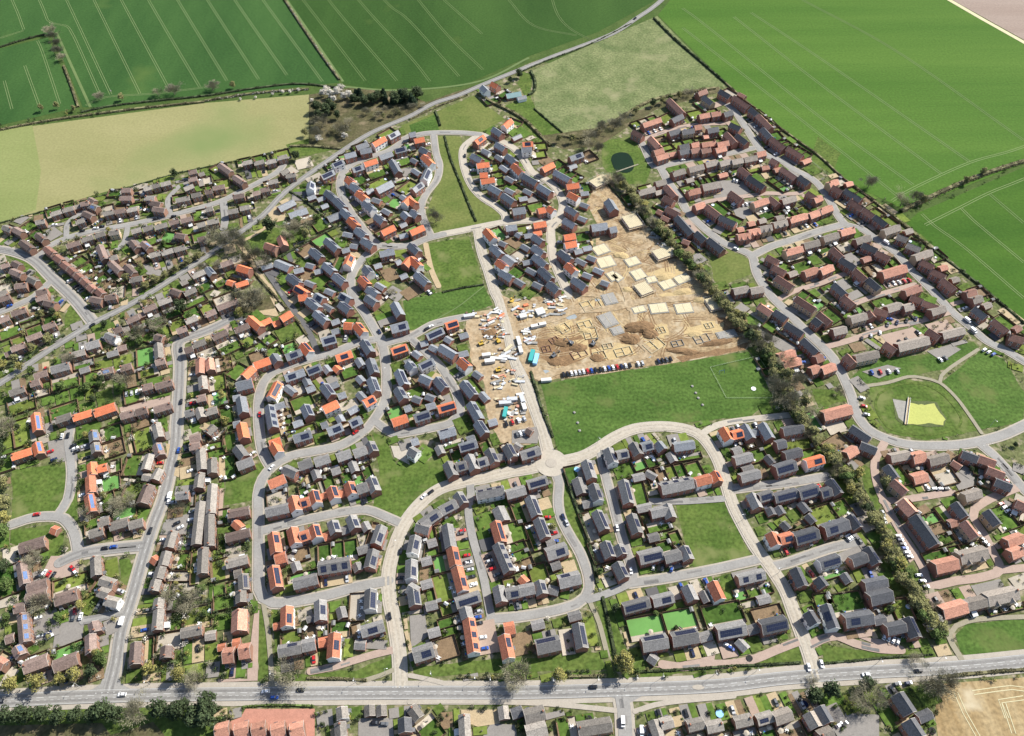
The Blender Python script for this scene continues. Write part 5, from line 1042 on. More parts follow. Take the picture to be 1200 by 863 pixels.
carrow(146, 464, 164, 460, 3, 1.57, ['silver', 'white', 'white']); carrow(206, 612, 214, 622, 2, 1.4, ['black', 'white']); carrow(226, 388, 232, 384, 2, 1.4, ['silver', 'black']); carrow(1044, 803, 1070, 801, 2, .1, ['grey', 'navy']); carrow(980, 851, 992, 849, 2, .4, ['white', 'black'])
carrow(1150, 632, 1156, 640, 2, .5, ['black', 'silver']); carrow(1090, 574, 1112, 574, 3, .2, ['white', 'white', 'black']); carrow(760, 665, 792, 668, 3, 1.4, ['white', 'grey', 'blue'])
CARSPOTS.sort(key=lambda s: s[0].y)
for p, u in CARSPOTS: car(p, u)
if XCARS:
    xb = MB()
    for p, u, cl in XCARS:
        cl = cl or rnd.choice(['white', 'silver', 'black', 'grey', 'red', 'blue', 'black', 'white'])
        if cl not in CM: CM[cl] = car_meshes(cl)
        me = CM[cl][4]; k0 = len(xb.v)
        xb.v += [(p.x + v.co.x * u.x - v.co.y * u.y, p.y + v.co.x * u.y + v.co.y * u.x, v.co.z + zd + .01) for v in me.vertices]
        names = [next(k for k in M if M[k] is mt) for mt in me.materials]
        for pl in me.polygons: xb.f.append(tuple(k0 + a for a in pl.vertices)); xb.mi.append(xb.m(names[pl.material_index]))
    o = link('parked_cars', xb.mesh('parked_cars')); o['kind'] = 'stuff'; o['category'] = 'cars'; o['label'] = 'distant parked cars on the drives of the far estates'
# ------------------------------------------------------------------ trees, hedges, shrubs
def leafcloud(mb, blobs, n, sz, mn, rs, flat=.6):
    for _ in range(n):
        bx, by, bz, br = rs.choice(blobs)
        while True:
            d = Vector((rs.uniform(-1, 1), rs.uniform(-1, 1), rs.uniform(-1, 1)))
            if d.length <= 1: break
        d = d.normalized() * (d.length ** .45)
        p = Vector((bx, by, bz)) + Vector((d.x * br, d.y * br, d.z * br * .85))
        nn = (d + Vector((rs.uniform(-1, 1), rs.uniform(-1, 1), rs.uniform(-.3, 1))) * .7).normalized()
        a = nn.orthogonal().normalized(); b = nn.cross(a); t = rs.uniform(0, 6.28); s = sz * rs.uniform(.55, 1.25)
        e1 = (a * math.cos(t) + b * math.sin(t)) * s; e2 = (b * math.cos(t) - a * math.sin(t)) * s * .7
        mb.face([p - e1, p - e2, p + e1, p + e2], mn)
def limbs(mb, rs, h, mn, twigs=False, depth=4, tw=None):
    def rec(p, d, l, r, k):
        q = p + d * l; mb.tube(p, q, r, r * .62, 5 if k > 2 else 3, mn)
        if k == 0:
            return
        for _ in range(3 if k > 1 else 4):
            dd = (d + Vector((rs.uniform(-1, 1), rs.uniform(-1, 1), rs.uniform(-.35, .8))) * .75).normalized()
            rec(p + d * l * rs.uniform(.6, 1), dd, l * rs.uniform(.55, .8), r * .55, k - 1)
    rec(Vector((0, 0, 0)), Vector((rs.uniform(-.05, .05), rs.uniform(-.05, .05), 1)).normalized(), h * .3, h * .022, depth)
TREE = {}
def tree_proto(kind, i):
    key = (kind, i)
    if key in TREE: return TREE[key]
    rs = random.Random(hash((ord(kind), i)) & 0xffff); tb, cb = MB(), MB(); h = 10.0
    if kind == 'b':
        limbs(tb, rs, h, 'trunkgrey', depth=4)
        tips = [(rs.gauss(0, 1.9), rs.gauss(0, 1.9), rs.uniform(4.2, 8.6), rs.uniform(.8, 1.5)) for _ in range(34)]
        for _ in range(3400):
            bx, by, bz, br = rs.choice(tips); p = Vector((bx + rs.gauss(0, br * .6), by + rs.gauss(0, br * .6), bz + rs.gauss(0, br * .5)))
            d = (p - Vector((0, 0, 3))).normalized() + Vector((rs.uniform(-1, 1), rs.uniform(-1, 1), rs.uniform(-.6, 1))) * .6; d.normalize()
            a = d.orthogonal().normalized() * .055; l = rs.uniform(.5, 1.3); cb.face([p - a, p + a, p + d * l], 'leaf_b')
    elif kind == 'c':
        tb.tube((0, 0, 0), (0, 0, 9), .22, .05, 6, 'trunk')
        bl = [(rs.uniform(-.3, .3), rs.uniform(-.3, .3), z, .5 + (9.6 - z) * .24) for z in [1.2 + k * .55 for k in range(16)]]
        leafcloud(cb, bl, 1500, .42, 'leaf_c', rs)
    else:
        limbs(tb, rs, h * .8, 'trunk', depth=2)
        mn = {'e': 'leaf_e', 'o': 'leaf_o', 'y': 'leaf_y', 'g': 'leaf_g', 'w': 'leaf_w'}[kind]
        bl = []
        for _ in range(26 if kind != 'e' else 34):
            t = rs.uniform(0, 6.28); rr = rs.uniform(.2, 3.0); z = rs.uniform(3.2, 8.4); rr *= (1 - abs(z - 5.6) / 5.2)
            bl.append((math.cos(t) * rr, math.sin(t) * rr, z, rs.uniform(.55, 1.75)))
        leafcloud(cb, bl, 2000 if kind in 'eg' else 1700, .36 if kind in 'eg' else .31, mn, rs)
        if kind in 'oy':
            for _ in range(260):
                bx, by, bz, br = rs.choice(bl); p = Vector((bx + rs.gauss(0, br * .6), by + rs.gauss(0, br * .6), bz + rs.gauss(0, br * .5)))
                d = Vector((rs.uniform(-1, 1), rs.uniform(-1, 1), rs.uniform(-.4, 1))).normalized(); a = d.orthogonal().normalized() * .05
                cb.face([p - a, p + a, p + d * rs.uniform(.6, 1.2)], 'leaf_b')
    TREE[key] = (tb.mesh('trunk'), cb.mesh('crown')); return TREE[key]
TN = {'e': ('evergreen_tree', 'dark evergreen tree'), 'c': ('conifer_tree', 'dark narrow conifer'), 'o': ('broadleaf_tree', 'olive budding tree'), 'y': ('broadleaf_tree', 'yellow-green budding tree'), 'g': ('broadleaf_tree', 'mid-green leafy tree'), 'b': ('bare_tree', 'grey bare-branched tree'), 'w': ('blossom_tree', 'white blossoming bush')}
def tree(px, py, hh, kind, place=None, group=None, wide=1.0):
    p = G(px, py).xy; tk, cr = tree_proto(kind, rnd.randrange(4))
    o = link(TN[kind][0], None, None, (p.x, p.y, 0), rnd.uniform(0, 6.28)); s = hh / 10 * ((1.25 if kind == 'b' else 1.42) if hh > 4.5 else 1.1); sw = s * wide * 1.08
    o.scale = (sw * rnd.uniform(.9, 1.15), sw * rnd.uniform(.9, 1.15), s)
    link('trunk', tk, o); link('crown', cr, o)
    look = ('tall ' if hh >= 9.5 else 'small ' if hh <= 6 else '') + TN[kind][1]
    reg(o, look, 'tree' if kind != 'w' else 'bush', group or 'trees', p, place)
    return o
T = """e 15,842,9 35,844,10 55,841,8 75,843,9 95,841,8 112,842,8 125,838,10 140,841,9 190,834,9 205,838,8 215,836,10 235,838,9 247,846,10 228,848,8 247,832,11 968,812,9 950,820,9 1012,806,8 214,366,9 318,273,11 372,132,9 382,136,9 391,132,8 374,141,8 347,188,7 205,208,6 608,92,7 598,97,5 765,125,6 5,548,10 8,670,8 112,790,7 240,838,8 386,128,8 396,140,7 4,530,8 6,515,7
y 178,788,8 213,794,8 18,806,8 50,804,9 75,800,7 92,794,8 655,796,8 98,713,6 282,370,6 262,468,6 265,498,7 26,434,6 5,432,7 10,612,8 732,785,11 728,778,9 118,770,6 70,374,5 842,205,4 1002,560,8
o 172,340,6 184,333,7 196,327,6 208,320,6 222,312,7 234,305,6 20,425,6 40,412,6 60,402,7 8,572,9 8,595,9 450,140,5 358,160,6 655,168,7 670,168,7 745,134,6 775,122,6 795,116,6 918,446,10 940,478,9 935,498,9 1080,240,7 360,282,9 1150,206,6 1130,216,6 144,118,6 274,104,6 50,131,6 68,128,6 88,131,5 150,330,6 168,318,6 1034,570,7 1090,735,6 976,544,7 868,378,8 884,400,8 900,415,8
g 122,776,7 75,458,6 372,260,6 8,630,9 105,458,6 118,455,5 350,264,7 160,395,6 178,384,6 98,460,5 1098,738,5 785,119,5 12,690,7 108,604,5 36,458,4 166,403,6
b 165,838,9 345,796,11 608,797,10 150,453,11 165,396,8 190,386,8 85,426,7 12,506,9 42,660,7 108,604,6 148,596,9 232,800,7 52,712,8 1015,826,11 1085,808,10 950,800,4 285,296,10 275,286,10 262,291,9 252,281,9 300,305,9 290,310,8 310,312,8 295,358,11 280,356,8 306,350,8 346,274,9 340,283,9 362,270,8 690,164,8 705,155,8 720,150,7 730,142,7 806,113,6 700,180,8 690,176,8 712,216,7 1017,220,8 1055,242,10 1072,238,8 186,113,7 205,111,8 118,118,6 250,106,7 60,40,7 64,47,7 68,56,7 71,64,7 74,72,6 511,261,8 915,464,11 925,480,11 898,405,8 880,390,7 945,490,9 982,463,5 395,155,7 372,162,8 378,150,9 410,148,6 402,158,6 430,134,5 442,138,5 452,132,5 462,135,5 470,132,5 485,128,5 496,126,4 140,592,6 215,598,5 200,700,6 218,712,7 228,706,7 1093,720,6 1105,806,8 460,345,4 478,262,3 1070,775,5 920,432,9 930,452,9 240,318,6 256,316,6
w 380,113,6 388,115,7 396,113,7 404,117,6 410,115,6 374,166,5 404,163,5 383,108,5 400,108,6 392,120,5 1096,728,5 1088,738,5 366,120,4 415,118,5 350,108,4 340,110,4 332,110,4 300,116,3 282,118,3 320,112,3 1097,745,4"""
for ln in T.split('\n'):
    kd, rest_ = ln.split(' ', 1)
    for it in rest_.split(): a = it.split(','); tree(float(a[0]), float(a[1]), float(a[2]), kd, wide=1.25 if kd in 'bw' else 1.05)
nx = 0
for _ in range(3000):
    if nx >= 85: break
    px, py = rnd.uniform(0, 330), rnd.uniform(270, 800)
    if nx > 60: px, py = rnd.uniform(640, 1190), rnd.uniform(520, 760)
    q = G(px, py)
    if occ(q.x, q.y) in (0, 4, 5) and all(occ(q.x + a_, q.y + b_) not in (1, 2) for a_ in (-2, 2) for b_ in (-2, 2)): tree(px, py, rnd.uniform(3.4, 5.2), rnd.choice('ggeeoy')); nx += 1
for x in range(414, 490, 5): tree(x + rnd.uniform(-2, 2), 119 + rnd.uniform(-3, 5), rnd.uniform(6, 9), rnd.choice('cce'), 'in the dark tree row below the green field', 'conifer row', 1.35)
BELT = smooth(gp('722,214 740,232 760,260 780,283 800,305 820,326 838,350 858,374 878,396 894,418 908,439 922,472 945,505 965,530 985,556 1005,586 1020,611 1035,637 1050,667 1065,697 1080,722 1095,745'), 5)
for i, p in enumerate(BELT):
    x, y = PX(p.x, p.y)
    for k in range(3 if y > 330 else 2):
        q = p + Vector((rnd.uniform(-2.6, 2.6), rnd.uniform(-2.6, 2.6))); x, y = PX(q.x, q.y)
        kd = rnd.choices('oebgy', (6, 1.2 if y < 450 else .3, 1.5, 1.6, 2.2 if y > 520 else .5))[0]
        tree(x, y, rnd.uniform(5, 7), kd, 'in the long hedgerow beside the estates', 'trees of the long hedgerow', 1.25)
HEDGES = [
 ('331,-4 352,28 375,62 398,94', 2.2, 2.6, 'leaf_h', 'long hedge between the two upper fields'), ('0,56 26,48 53,41', 2, 2, 'leaf_d', 'dark hedge at the top left field corner'), ('75,78 84,102 92,126', 2.2, 2.2, 'leaf_h', 'field hedge running down from the bare trees'),
 ('-20,157 0,153 46,144 92,137 130,132 180,126 240,120', 2, 2.6, 'leaf_h', 'hedge above the dry pasture left part'), ('96,132 130,125 180,119 240,113 300,104 350,99 402,104', 1.8, 2.4, 'leaf_d', 'dark ditch hedge below the striped field'), ('240,119 300,110 362,105', 2, 2.4, 'leaf_h', 'blossoming hedge above the dry pasture right part'),
 ('766,22 790,46 820,72 850,98', 2.2, 2.2, 'leaf_d', 'hedge between rough pasture and bright field'), ('850,98 875,120 905,144 935,166 960,184 990,212', 2, 2, 'leaf_h', 'hedge behind the field-side terraces'), ('990,212 1020,234 1056,262 1090,292', 2.4, 2.4, 'leaf_h', 'hedge behind the field-side houses below the bare tree'), ('1090,292 1120,314 1150,337 1200,380', 2, 2, 'leaf_d', 'hedge along the lower right bright field'),
 ('1055,249 1090,232 1130,214 1165,201 1200,190 1240,178', 3.2, 4.5, 'leaf_h', 'thick hedge between the two right-hand fields'), ('622,84 627,96 626,108 619,112', 2.6, 2.4, 'leaf_d', 'clipped dark hedge round the lone house garden'), ('626,128 640,140 659,156', 1.6, 1.4, 'leaf_d', 'low hedge edging the rough pasture'), ('560,110 575,120 592,128 615,142 645,172', 2.6, 3.2, 'leaf_h', 'scrubby hedge left of the lone house'), ('510,131 513,138 516,148', 2, 2, 'leaf_d', 'short hedge between two small paddocks'),
 ('480,141 512,126 548,112', 1.6, 1.8, 'leaf_h', 'low hedge below the country road'), ('521,160 528,186 540,216 551,244 558,260', 1.6, 1.8, 'leaf_d', 'straight dark hedge down the upper green'), ('340,225 364,241 393,268', 1.8, 1.8, 'leaf_d', 'dark hedge beside the old house gardens'), ('393,268 364,282 336,298 310,312', 2.2, 2.4, 'leaf_d', 'hedge below the old house'), ('285,298 300,322 322,347 345,372 360,394', 1.8, 2, 'leaf_h', 'hedge along the gravel lane'),
 ('622,436 628,456 636,484 648,513', 1.8, 1.8, 'leaf_d', 'hedge between site road and playing field'), ('661,555 674,590 683,615 692,645 700,684', 2, 2.2, 'leaf_d', 'dark hedge right of the roundabout lane'), ('360,795 396,796 430,798', 1.4, 1.6, 'leaf_h', 'low roadside hedge near the bare tree'), ('537,794 560,795 592,795', 1.5, 1.6, 'leaf_h', 'roadside hedge between bus stop and bare tree'), ('666,793 690,793 710,792', 1.5, 1.8, 'leaf_h', 'roadside hedge by the yellow-green tree'),
 ('745,788 800,785 860,781 905,779 938,777', 1.4, 1.4, 'leaf_d', 'long clipped hedge below the lower paved drive'), ('966,778 1010,774 1050,770 1092,768', 1.3, 1.3, 'leaf_d', 'clipped hedge below the right paved drive'), ('1100,794 1150,789 1240,782', 1.6, 2, 'leaf_h', 'hedge above the stubble field'), ('162,343 190,326 215,311 240,298', 3, 3.6, 'leaf_h', 'hedge above the country road, right part'), ('0,434 20,428 42,413 76,393', 2, 2.6, 'leaf_d', 'hedge above the country road, left part'), ('102,360 112,366 125,362 150,350', 1.6, 2, 'leaf_d', 'hedge round the corner plot at the country road junction'),
 ('519,343 542,338 567,334', 1.5, 1.6, 'leaf_d', 'dark hedge dividing the two lawns beside the site road'), ('284,829 310,827 340,827 368,828', 1.4, 1.2, 'leaf_g', 'yellowish hedge above the pink court'), ('476,493 478,440 476,440', .6, .4, 'leaf_d', 'short garden hedge by the middle loop'), ('706,700 714,735 722,776', 1.6, 2, 'leaf_d', 'hedge right of the footpath to the main road'), ('660,160 680,162 700,152 725,140 760,120 800,110 838,104', 2.2, 4, 'leaf_h', 'scrub belt below the rough pasture'), ('340,172 365,172 400,175', 1.8, 3, 'leaf_h', 'scrubby hedge by the dry pasture corner'), ('0,262 60,246 120,230 200,206 240,197 300,184 340,174', 1.4, 1.4, 'leaf_d', 'hedge behind the old houses below the dry pasture'),
 ('712,216 732,238 750,256 776,281 802,304 832,337 846,356', 1.8, 1.6, 'leaf_d', 'dark hedge foot beside the building site'), ('610,85 640,72 690,53 740,28', 1.2, 1.4, 'leaf_d', 'low hedge above the country road by the field'),
 ('996,545 1020,590 1046,640 1070,690 1090,738', 1.4, 1.6, 'leaf_d', 'dark hedge foot left of the pink loop')]
for s, hh, wd, mn, look in HEDGES:
    P = smooth(gp(s), 3); mb = MB(); o = P[len(P) // 2]
    tot = sum((P[i + 1] - P[i]).length for i in range(len(P) - 1)); dens = 24 if tot < 150 else 17
    for i in range(len(P) - 1):
        a, b = P[i], P[i + 1]; d = (b - a); l = d.length; u = d.normalized(); q = Vector((-u.y, u.x))
        # dense heart of branches
        vs = []
        for c_, k in ((a, 0), (b, 1)):
            for t in (-.32, .32):
                for z in (0, hh * .7): e = c_ + q * t * wd - o; vs.append((e.x, e.y, z))
        mb.quads(vs, [(0, 4, 5, 1), (3, 7, 6, 2), (1, 5, 7, 3)], mn)
        for _ in range(int(l * dens * (wd / 2) ** .5)):
            t = rnd.random(); hz = hh * (.75 + .5 * math.sin(i * 1.7 + hh) * math.sin(i * .6))
            side = rnd.uniform(-1, 1); z = rnd.uniform(.1, 1) ** .5 * hz * (1 - .35 * side * side)
            c_ = a + d * t + q * side * wd * .55 - o; p = Vector((c_.x, c_.y, max(.15, z)))
            nn = Vector((q.x * side + rnd.uniform(-.6, .6), q.y * side + rnd.uniform(-.6, .6), rnd.uniform(.1, 1))).normalized(); e1 = nn.orthogonal().normalized(); e2 = nn.cross(e1); sz = rnd.uniform(.25, .6)
            m2 = 'leaf_w' if 'blossom' in look and rnd.random() < .3 else mn
            if 'two upper' in look and rnd.random() < .18: m2 = 'leaf_w'
            mb.face([p - e1 * sz, p - e2 * sz * .7, p + e1 * sz, p + e2 * sz * .7], m2)
    hd = link('hedge', mb.mesh('hedge'), None, (o.x, o.y, 0)); hd['label'] = look; hd['category'] = 'hedge'; hd['group'] = 'hedges'
SHM = []
for i in range(8):
    rs = random.Random(i + 50); mb = MB(); bl = [(rs.uniform(-.45, .45), rs.uniform(-.45, .45), rs.uniform(.5, 1.1), rs.uniform(.4, .7)) for _ in range(6)]
    leafcloud(mb, bl, 150, .17, ['leaf_g', 'leaf_e', 'leaf_o', 'leaf_b', 'leaf_g', 'leaf_y', 'leaf_w', 'leaf_e'][i], rs); mb.tube((0, 0, 0), (0, 0, .7), .06, .04, 4, 'trunk'); SHM.append(mb.mesh('garden_shrub'))
SLOOK = ['mid-green', 'dark green', 'olive', 'twiggy', 'mid-green', 'yellow-green', 'white-flowering', 'dark green']
# extra planting in leftover gaps between plots
tries = 0
while len(SHRUBS) < 3600 and tries < 30000:
    tries += 1; px, py = rnd.uniform(0, 1200), rnd.uniform(130, 860); p = G(px, py)
    if occ(p.x, p.y) in ((0, 4, 5) if px < 330 or px > 900 else (0, 5)) and (px < 640 or py > 480 or px > 740): SHRUBS.append(p.xy)
SHRUBS.sort(key=lambda p: p.y + abs(p.x) * .25)
idx = list(range(len(SHRUBS))); sm_rest = MB(); nsh = 0
for p in SHRUBS:
    if occ(p.x, p.y) in (1, 2): continue
    i = rnd.choices(range(8), (5, 5, 3, 2, 5, 2, .6, 5))[0]; s = rnd.uniform(.6, 1.6) * (1.6 if p.x < -120 else 1.1)
    if nsh < 285:
        o = link('garden_shrub', SHM[i], None, (p.x, p.y, .35), rnd.uniform(0, 6)); o.scale = (s, s, s * rnd.uniform(.8, 1.3)); reg(o, f'{SLOOK[i]} garden shrub', 'shrub', 'garden shrubs', p); nsh += 1
    else:
        me = SHM[i]; t = rnd.uniform(0, 6.28); ct, st = math.cos(t) * s, math.sin(t) * s; k0 = len(sm_rest.v)
        vs = [v.co for v in me.vertices][:280]
        sm_rest.v += [(p.x + v.x * ct - v.y * st, p.y + v.x * st + v.y * ct, v.z * s + .35) for v in vs]; mi_ = sm_rest.m(me.materials[0].name and [k for k in M if M[k] is me.materials[0]][0])
        for j in range(len(vs) // 4): sm_rest.f.append(tuple(range(k0 + 4 * j, k0 + 4 * j + 4))); sm_rest.mi.append(mi_)
if sm_rest.f:
    o = link('garden_planting', sm_rest.mesh('garden_planting')); o['kind'] = 'stuff'; o['category'] = 'shrubs'; o['label'] = 'small mixed shrubs scattered through the far gardens and verges'
# ------------------------------------------------------------------ lamp posts, bus shelter, signs
lp = MB(); lp.tube((0, 0, 0), (0, 0, 7.6), .11, .06, 8, 'lamp'); lp.tube((0, 0, 7.55), (0, -1.3, 7.8), .05, .04, 6, 'lamp'); LPOST = lp.mesh('pole')
lh = MB(); lh.box(-.16, -1.9, 7.74, .16, -1.2, 7.9, 'frame'); LHEAD = lh.mesh('lamp_head')
for s in ['176,802', '321,792', '417,800', '506,792', '557,797', '575,799', '648,800', '700,799', '745,797', '775,795', '836,792', '885,788', '1027,778', '1100,774', '452,790', '94,806', '960,785', '430,735', '462,640', '598,545', '700,520', '870,610', '912,672', '578,330', '608,428', '190,578', '150,700', '450,440', '1160,500', '1042,600']:
    x, y = map(float, s.split(',')); p = G(x, y).xy; f = Vector(nearest_road(p)[3]) - p
    o = link('street_lamp', None, None, (p.x, p.y, 0), math.atan2(f.y, f.x) + math.pi / 2); link('pole', LPOST, o); link('lamp_head', LHEAD, o)
    reg(o, 'slim grey street lamp', 'street lamp', 'street lamps', p)
# ------------------------------------------------------------------ building site
def site_rect(s):
    a = [float(v) for v in s.split(',')]; P = [G(a[i], a[i + 1]).xy for i in (0, 2, 4)]
    u = P[1] - P[0]; v = P[2] - P[1]; c = (P[0] + P[2]) / 2; return c, u.normalized(), u.length, v.length
def T2(ox, oy, *z): return ','.join('%.1f' % ((ox if i % 2 == 0 else oy) + q / 4.988) for i, q in enumerate(z))
SP = 'in the building site'
DECKS = [((720, 173), (55, 420, 130, 400, 150, 470), 2.7), ((720, 173), (225, 620, 330, 585, 355, 635), 2.6), ((480, 173), (1060, 210, 1140, 170, 1160, 210), 2.6), ((720, 173), (125, 815, 190, 790, 215, 850), 1.6),
         ((720, 346), (525, 35, 585, 20, 630, 80), 1.5)]
for (ox, oy), z, hh in DECKS:
    c, u, l, d = site_rect(T2(ox, oy, *z)); o = link('unfinished_house', None, None, (c.x, c.y, 0), math.atan2(u.y, u.x))
    b = MB(); b.box(-l / 2, -d / 2, 0, l / 2, d / 2, hh, 'brick', False); link('wall', b.mesh('wall'), o)
    b = MB(); b.box(-l / 2 - .15, -d / 2 - .15, hh + .01, l / 2 + .15, d / 2 + .15, hh + .3, 'deck'); n = int(l / 1.2)
    for k in range(n): x = -l / 2 + l * (k + .5) / n; b.box(x - .05, -d / 2, hh + .3, x + .05, d / 2, hh + .36, 'gravel')
    link('floor_deck', b.mesh('floor_deck'), o)
    b = MB(); sx, sy = l / 2 + 1.2, d / 2 + 1.2
    for k in range(7):
        for y in (-sy, sy): x = -sx + 2 * sx * k / 6; b.tube((x, y, 0), (x, y, hh + 1.6), .05, .05, 4, 'lamp')
    for k in range(1, 5):
        for x in (-sx, sx): y = -sy + 2 * sy * k / 5; b.tube((x, y, 0), (x, y, hh + 1.6), .05, .05, 4, 'lamp')
    for z in (hh - .6, hh + .5, hh + 1.5):
        for y in (-sy, sy): b.tube((-sx, y, z), (sx, y, z), .04, .04, 4, 'lamp')
        for x in (-sx, sx): b.tube((x, -sy, z), (x, sy, z), .04, .04, 4, 'lamp')
    for y0, y1 in ((-sy, -sy + .7), (sy - .7, sy)): b.box(-sx, y0, hh - .62, sx, y1, hh - .57, 'gravel')
    link('scaffold', b.mesh('scaffold'), o)
    reg(o, 'roofless brick shell with pale timber deck', 'unfinished house', 'half-built houses', c, SP)
SLABS = [((720, 173), (65, 660, 130, 640, 145, 680)), ((720, 173), (100, 730, 160, 710, 180, 760)), ((720, 173), (185, 765, 235, 755, 248, 785)), ((720, 173), (262, 795, 330, 770, 355, 810)), ((720, 173), (348, 765, 420, 738, 445, 775)), ((480, 173), (1070, 590, 1140, 565, 1165, 610)), ((480, 173), (1095, 655, 1180, 635, 1197, 690)), ((720, 173), (-10, 750, 20, 730, 40, 770)),
         ((720, 346), (105, 80, 170, 65, 180, 95)), ((720, 346), (205, 60, 300, 50, 310, 100)), ((720, 346), (355, 60, 445, 50, 455, 100)), ((720, 346), (600, 225, 700, 205, 712, 240)), ((480, 346), (1120, 125, 1190, 100, 1197, 170)), ((480, 346), (1125, 5, 1190, -10, 1210, 45)), ((720, 346), (-20, 200, 35, 185, 50, 220)), ((480, 173), (1160, 740, 1200, 725, 1210, 770))]
for i, ((ox, oy), z) in enumerate(SLABS):
    c, u, l, d = site_rect(T2(ox, oy, *z)); o = link('house_foundation', None, None, (c.x, c.y, 0), math.atan2(u.y, u.x)); gr = i in (11, 12, 13, 14)
    b = MB(); b.box(-l / 2 - .8, -d / 2 - .8, 0.3, l / 2 + .8, d / 2 + .8, .45, 'concrete'); link('concrete_base', b.mesh('concrete_base'), o)
    b = MB(); b.box(-l / 2, -d / 2, .452, l / 2, d / 2, .75, 'block' if gr else 'deck'); link('floor_slab', b.mesh('floor_slab'), o)
    b = MB(); b.box(-.1, -d / 2 + .2, .75, .1, d / 2 - .2, .86, 'deck'); link('dwarf_wall', b.mesh('dwarf_wall'), o)
    reg(o, 'grey house floor slab' if gr else 'cream house floor slab', 'foundation', 'house foundations', c, SP)
TRENCH = [((480, 346), (860, 185, 910, 160, 940, 205)), ((480, 346), (985, 165, 1060, 145, 1065, 185)), ((480, 346), (1005, 200, 1080, 190, 1110, 250)), ((480, 346), (935, 340, 1015, 310, 1045, 350)), ((480, 346), (815, 260, 860, 240, 875, 270)), ((480, 346), (1070, 340, 1140, 325, 1150, 370)), ((480, 346), (770, 305, 820, 295, 830, 330)), ((480, 346), (990, 50, 1090, 20, 1130, 70)), ((720, 346), (0, 320, 95, 300, 105, 345)),
          ((720, 346), (180, 290, 265, 240, 285, 300)), ((720, 346), (525, 170, 570, 160, 580, 190)), ((720, 346), (465, 245, 545, 225, 555, 270)), ((720, 346), (330, 275, 395, 262, 408, 295)), ((720, 346), (245, 195, 290, 185, 300, 220)), ((480, 346), (1125, 290, 1180, 280, 1190, 310))]
for i, ((ox, oy), z) in enumerate(TRENCH):
    c, u, l, d = site_rect(T2(ox, oy, *z)); mn = 'block' if i in (11, 12) else ('brickold' if i in (3, 4, 6) else 'deck'); b = MB(); hh = .7; e = .25
    b.box(-l / 2, -d / 2, 0, l / 2, -d / 2 + e, hh, mn); b.box(-l / 2, d / 2 - e, 0, l / 2, d / 2, hh, mn)
    for x in (-l / 2, -e / 2, l / 2 - e): b.box(x, -d / 2 + e + .01, 0, x + e, d / 2 - e - .01, hh, mn)
    b.box(-l / 2 + e + .01, -.12, 0, -e / 2 - .01, .12, hh - .02, mn)
    o = link('foundation_wall', b.mesh('foundation_wall'), None, (c.x, c.y, 0), math.atan2(u.y, u.x))
    reg(o, {'block': 'grey blockwork footing outline', 'brickold': 'dark brick footing outline', 'deck': 'sandy footing outline'}[mn], 'foundation', 'foundation outlines', c, SP)
def cabin(px, py, l, d, hh, colr, ang, look, cat='site cabin', name='site_cabin'):
    p = G(px, py).xy; b = MB(); b.box(-l / 2, -d / 2, .15, l / 2, d / 2, hh, colr)
    n = int(l / .6)
    for k in range(n):
        x = -l / 2 + l * (k + .5) / n
        b.box(x - .08, -d / 2 - .05, .3, x + .08, -d / 2, hh - .15, colr); b.box(x - .08, d / 2, .3, x + .08, d / 2 + .05, hh - .15, colr)
    o = link(name, None, None, (p.x, p.y, 0), ang); link('body', b.mesh('body'), o)
    b = MB(); b.box(-l / 2 - .06, -d / 2 - .08, hh + .003, l / 2 + .06, d / 2 + .08, hh + .1, colr); link('roof', b.mesh('roof'), o)
    b = MB(); b.box(l / 2, -.45, .2, l / 2 + .05, .45, hh - .3, 'frame'); link('door', b.mesh('door'), o)
    b = MB()
    for x in (-l / 2 + .2, l / 2 - .2): b.box(x - .15, -d / 2, 0, x + .15, d / 2, .15, 'block')
    link('skid', b.mesh('skid'), o); reg(o, look, cat, 'site cabins', p, 'in the site compound')
for a in [(623, 419, 10, 2.8, 2.7, 'car_teal2', 1.35, 'teal shipping container'), (628, 423, 9, 2.8, 2.7, 'car_lightblue', 1.35, 'pale blue shipping container'), (608, 402, 8, 2.5, 2.6, 'cabin', -1.35, 'white site cabin'), (610, 412, 6, 2.5, 2.6, 'cabin', -1.35, 'white site cabin'), (574, 425, 7, 3, 2.6, 'cabin', .15, 'white site cabin'), (570, 418, 6, 2.5, 2.6, 'cabin', .15, 'white site cabin'), (612, 470, 7, 2.6, 2.6, 'car_silver', -1.3, 'grey office cabin'), (614, 478, 6, 2.6, 2.6, 'cabin', -1.3, 'white office cabin'), (592, 474, 8, 2.6, 2.6, 'car_silver', .1, 'grey office cabin'), (600, 470, 7, 2.6, 2.6, 'car_silver', .1, 'grey office cabin'), (627, 384, 6, 2.4, 2.4, 'cabin', .25, 'white site cabin'), (635, 382, 6, 2.4, 2.4, 'cabin', .25, 'white site cabin'), (633, 367, 6, 6, 2.2, 'cabin', .4, 'broad white storage tent'), (613, 372, 5, 4, 2.2, 'cabin', .3, 'white storage tent'), (550, 372, 8, 2.5, 2.4, 'car_silver', .2, 'grey site cabin'), (640, 447, 7, 2.4, 2.2, 'cabin', .1, 'white skip cabin'), (592, 485, 8, 2.4, 2.4, 'car_teal2', 1.4, 'teal shipping container')]: cabin(*a)
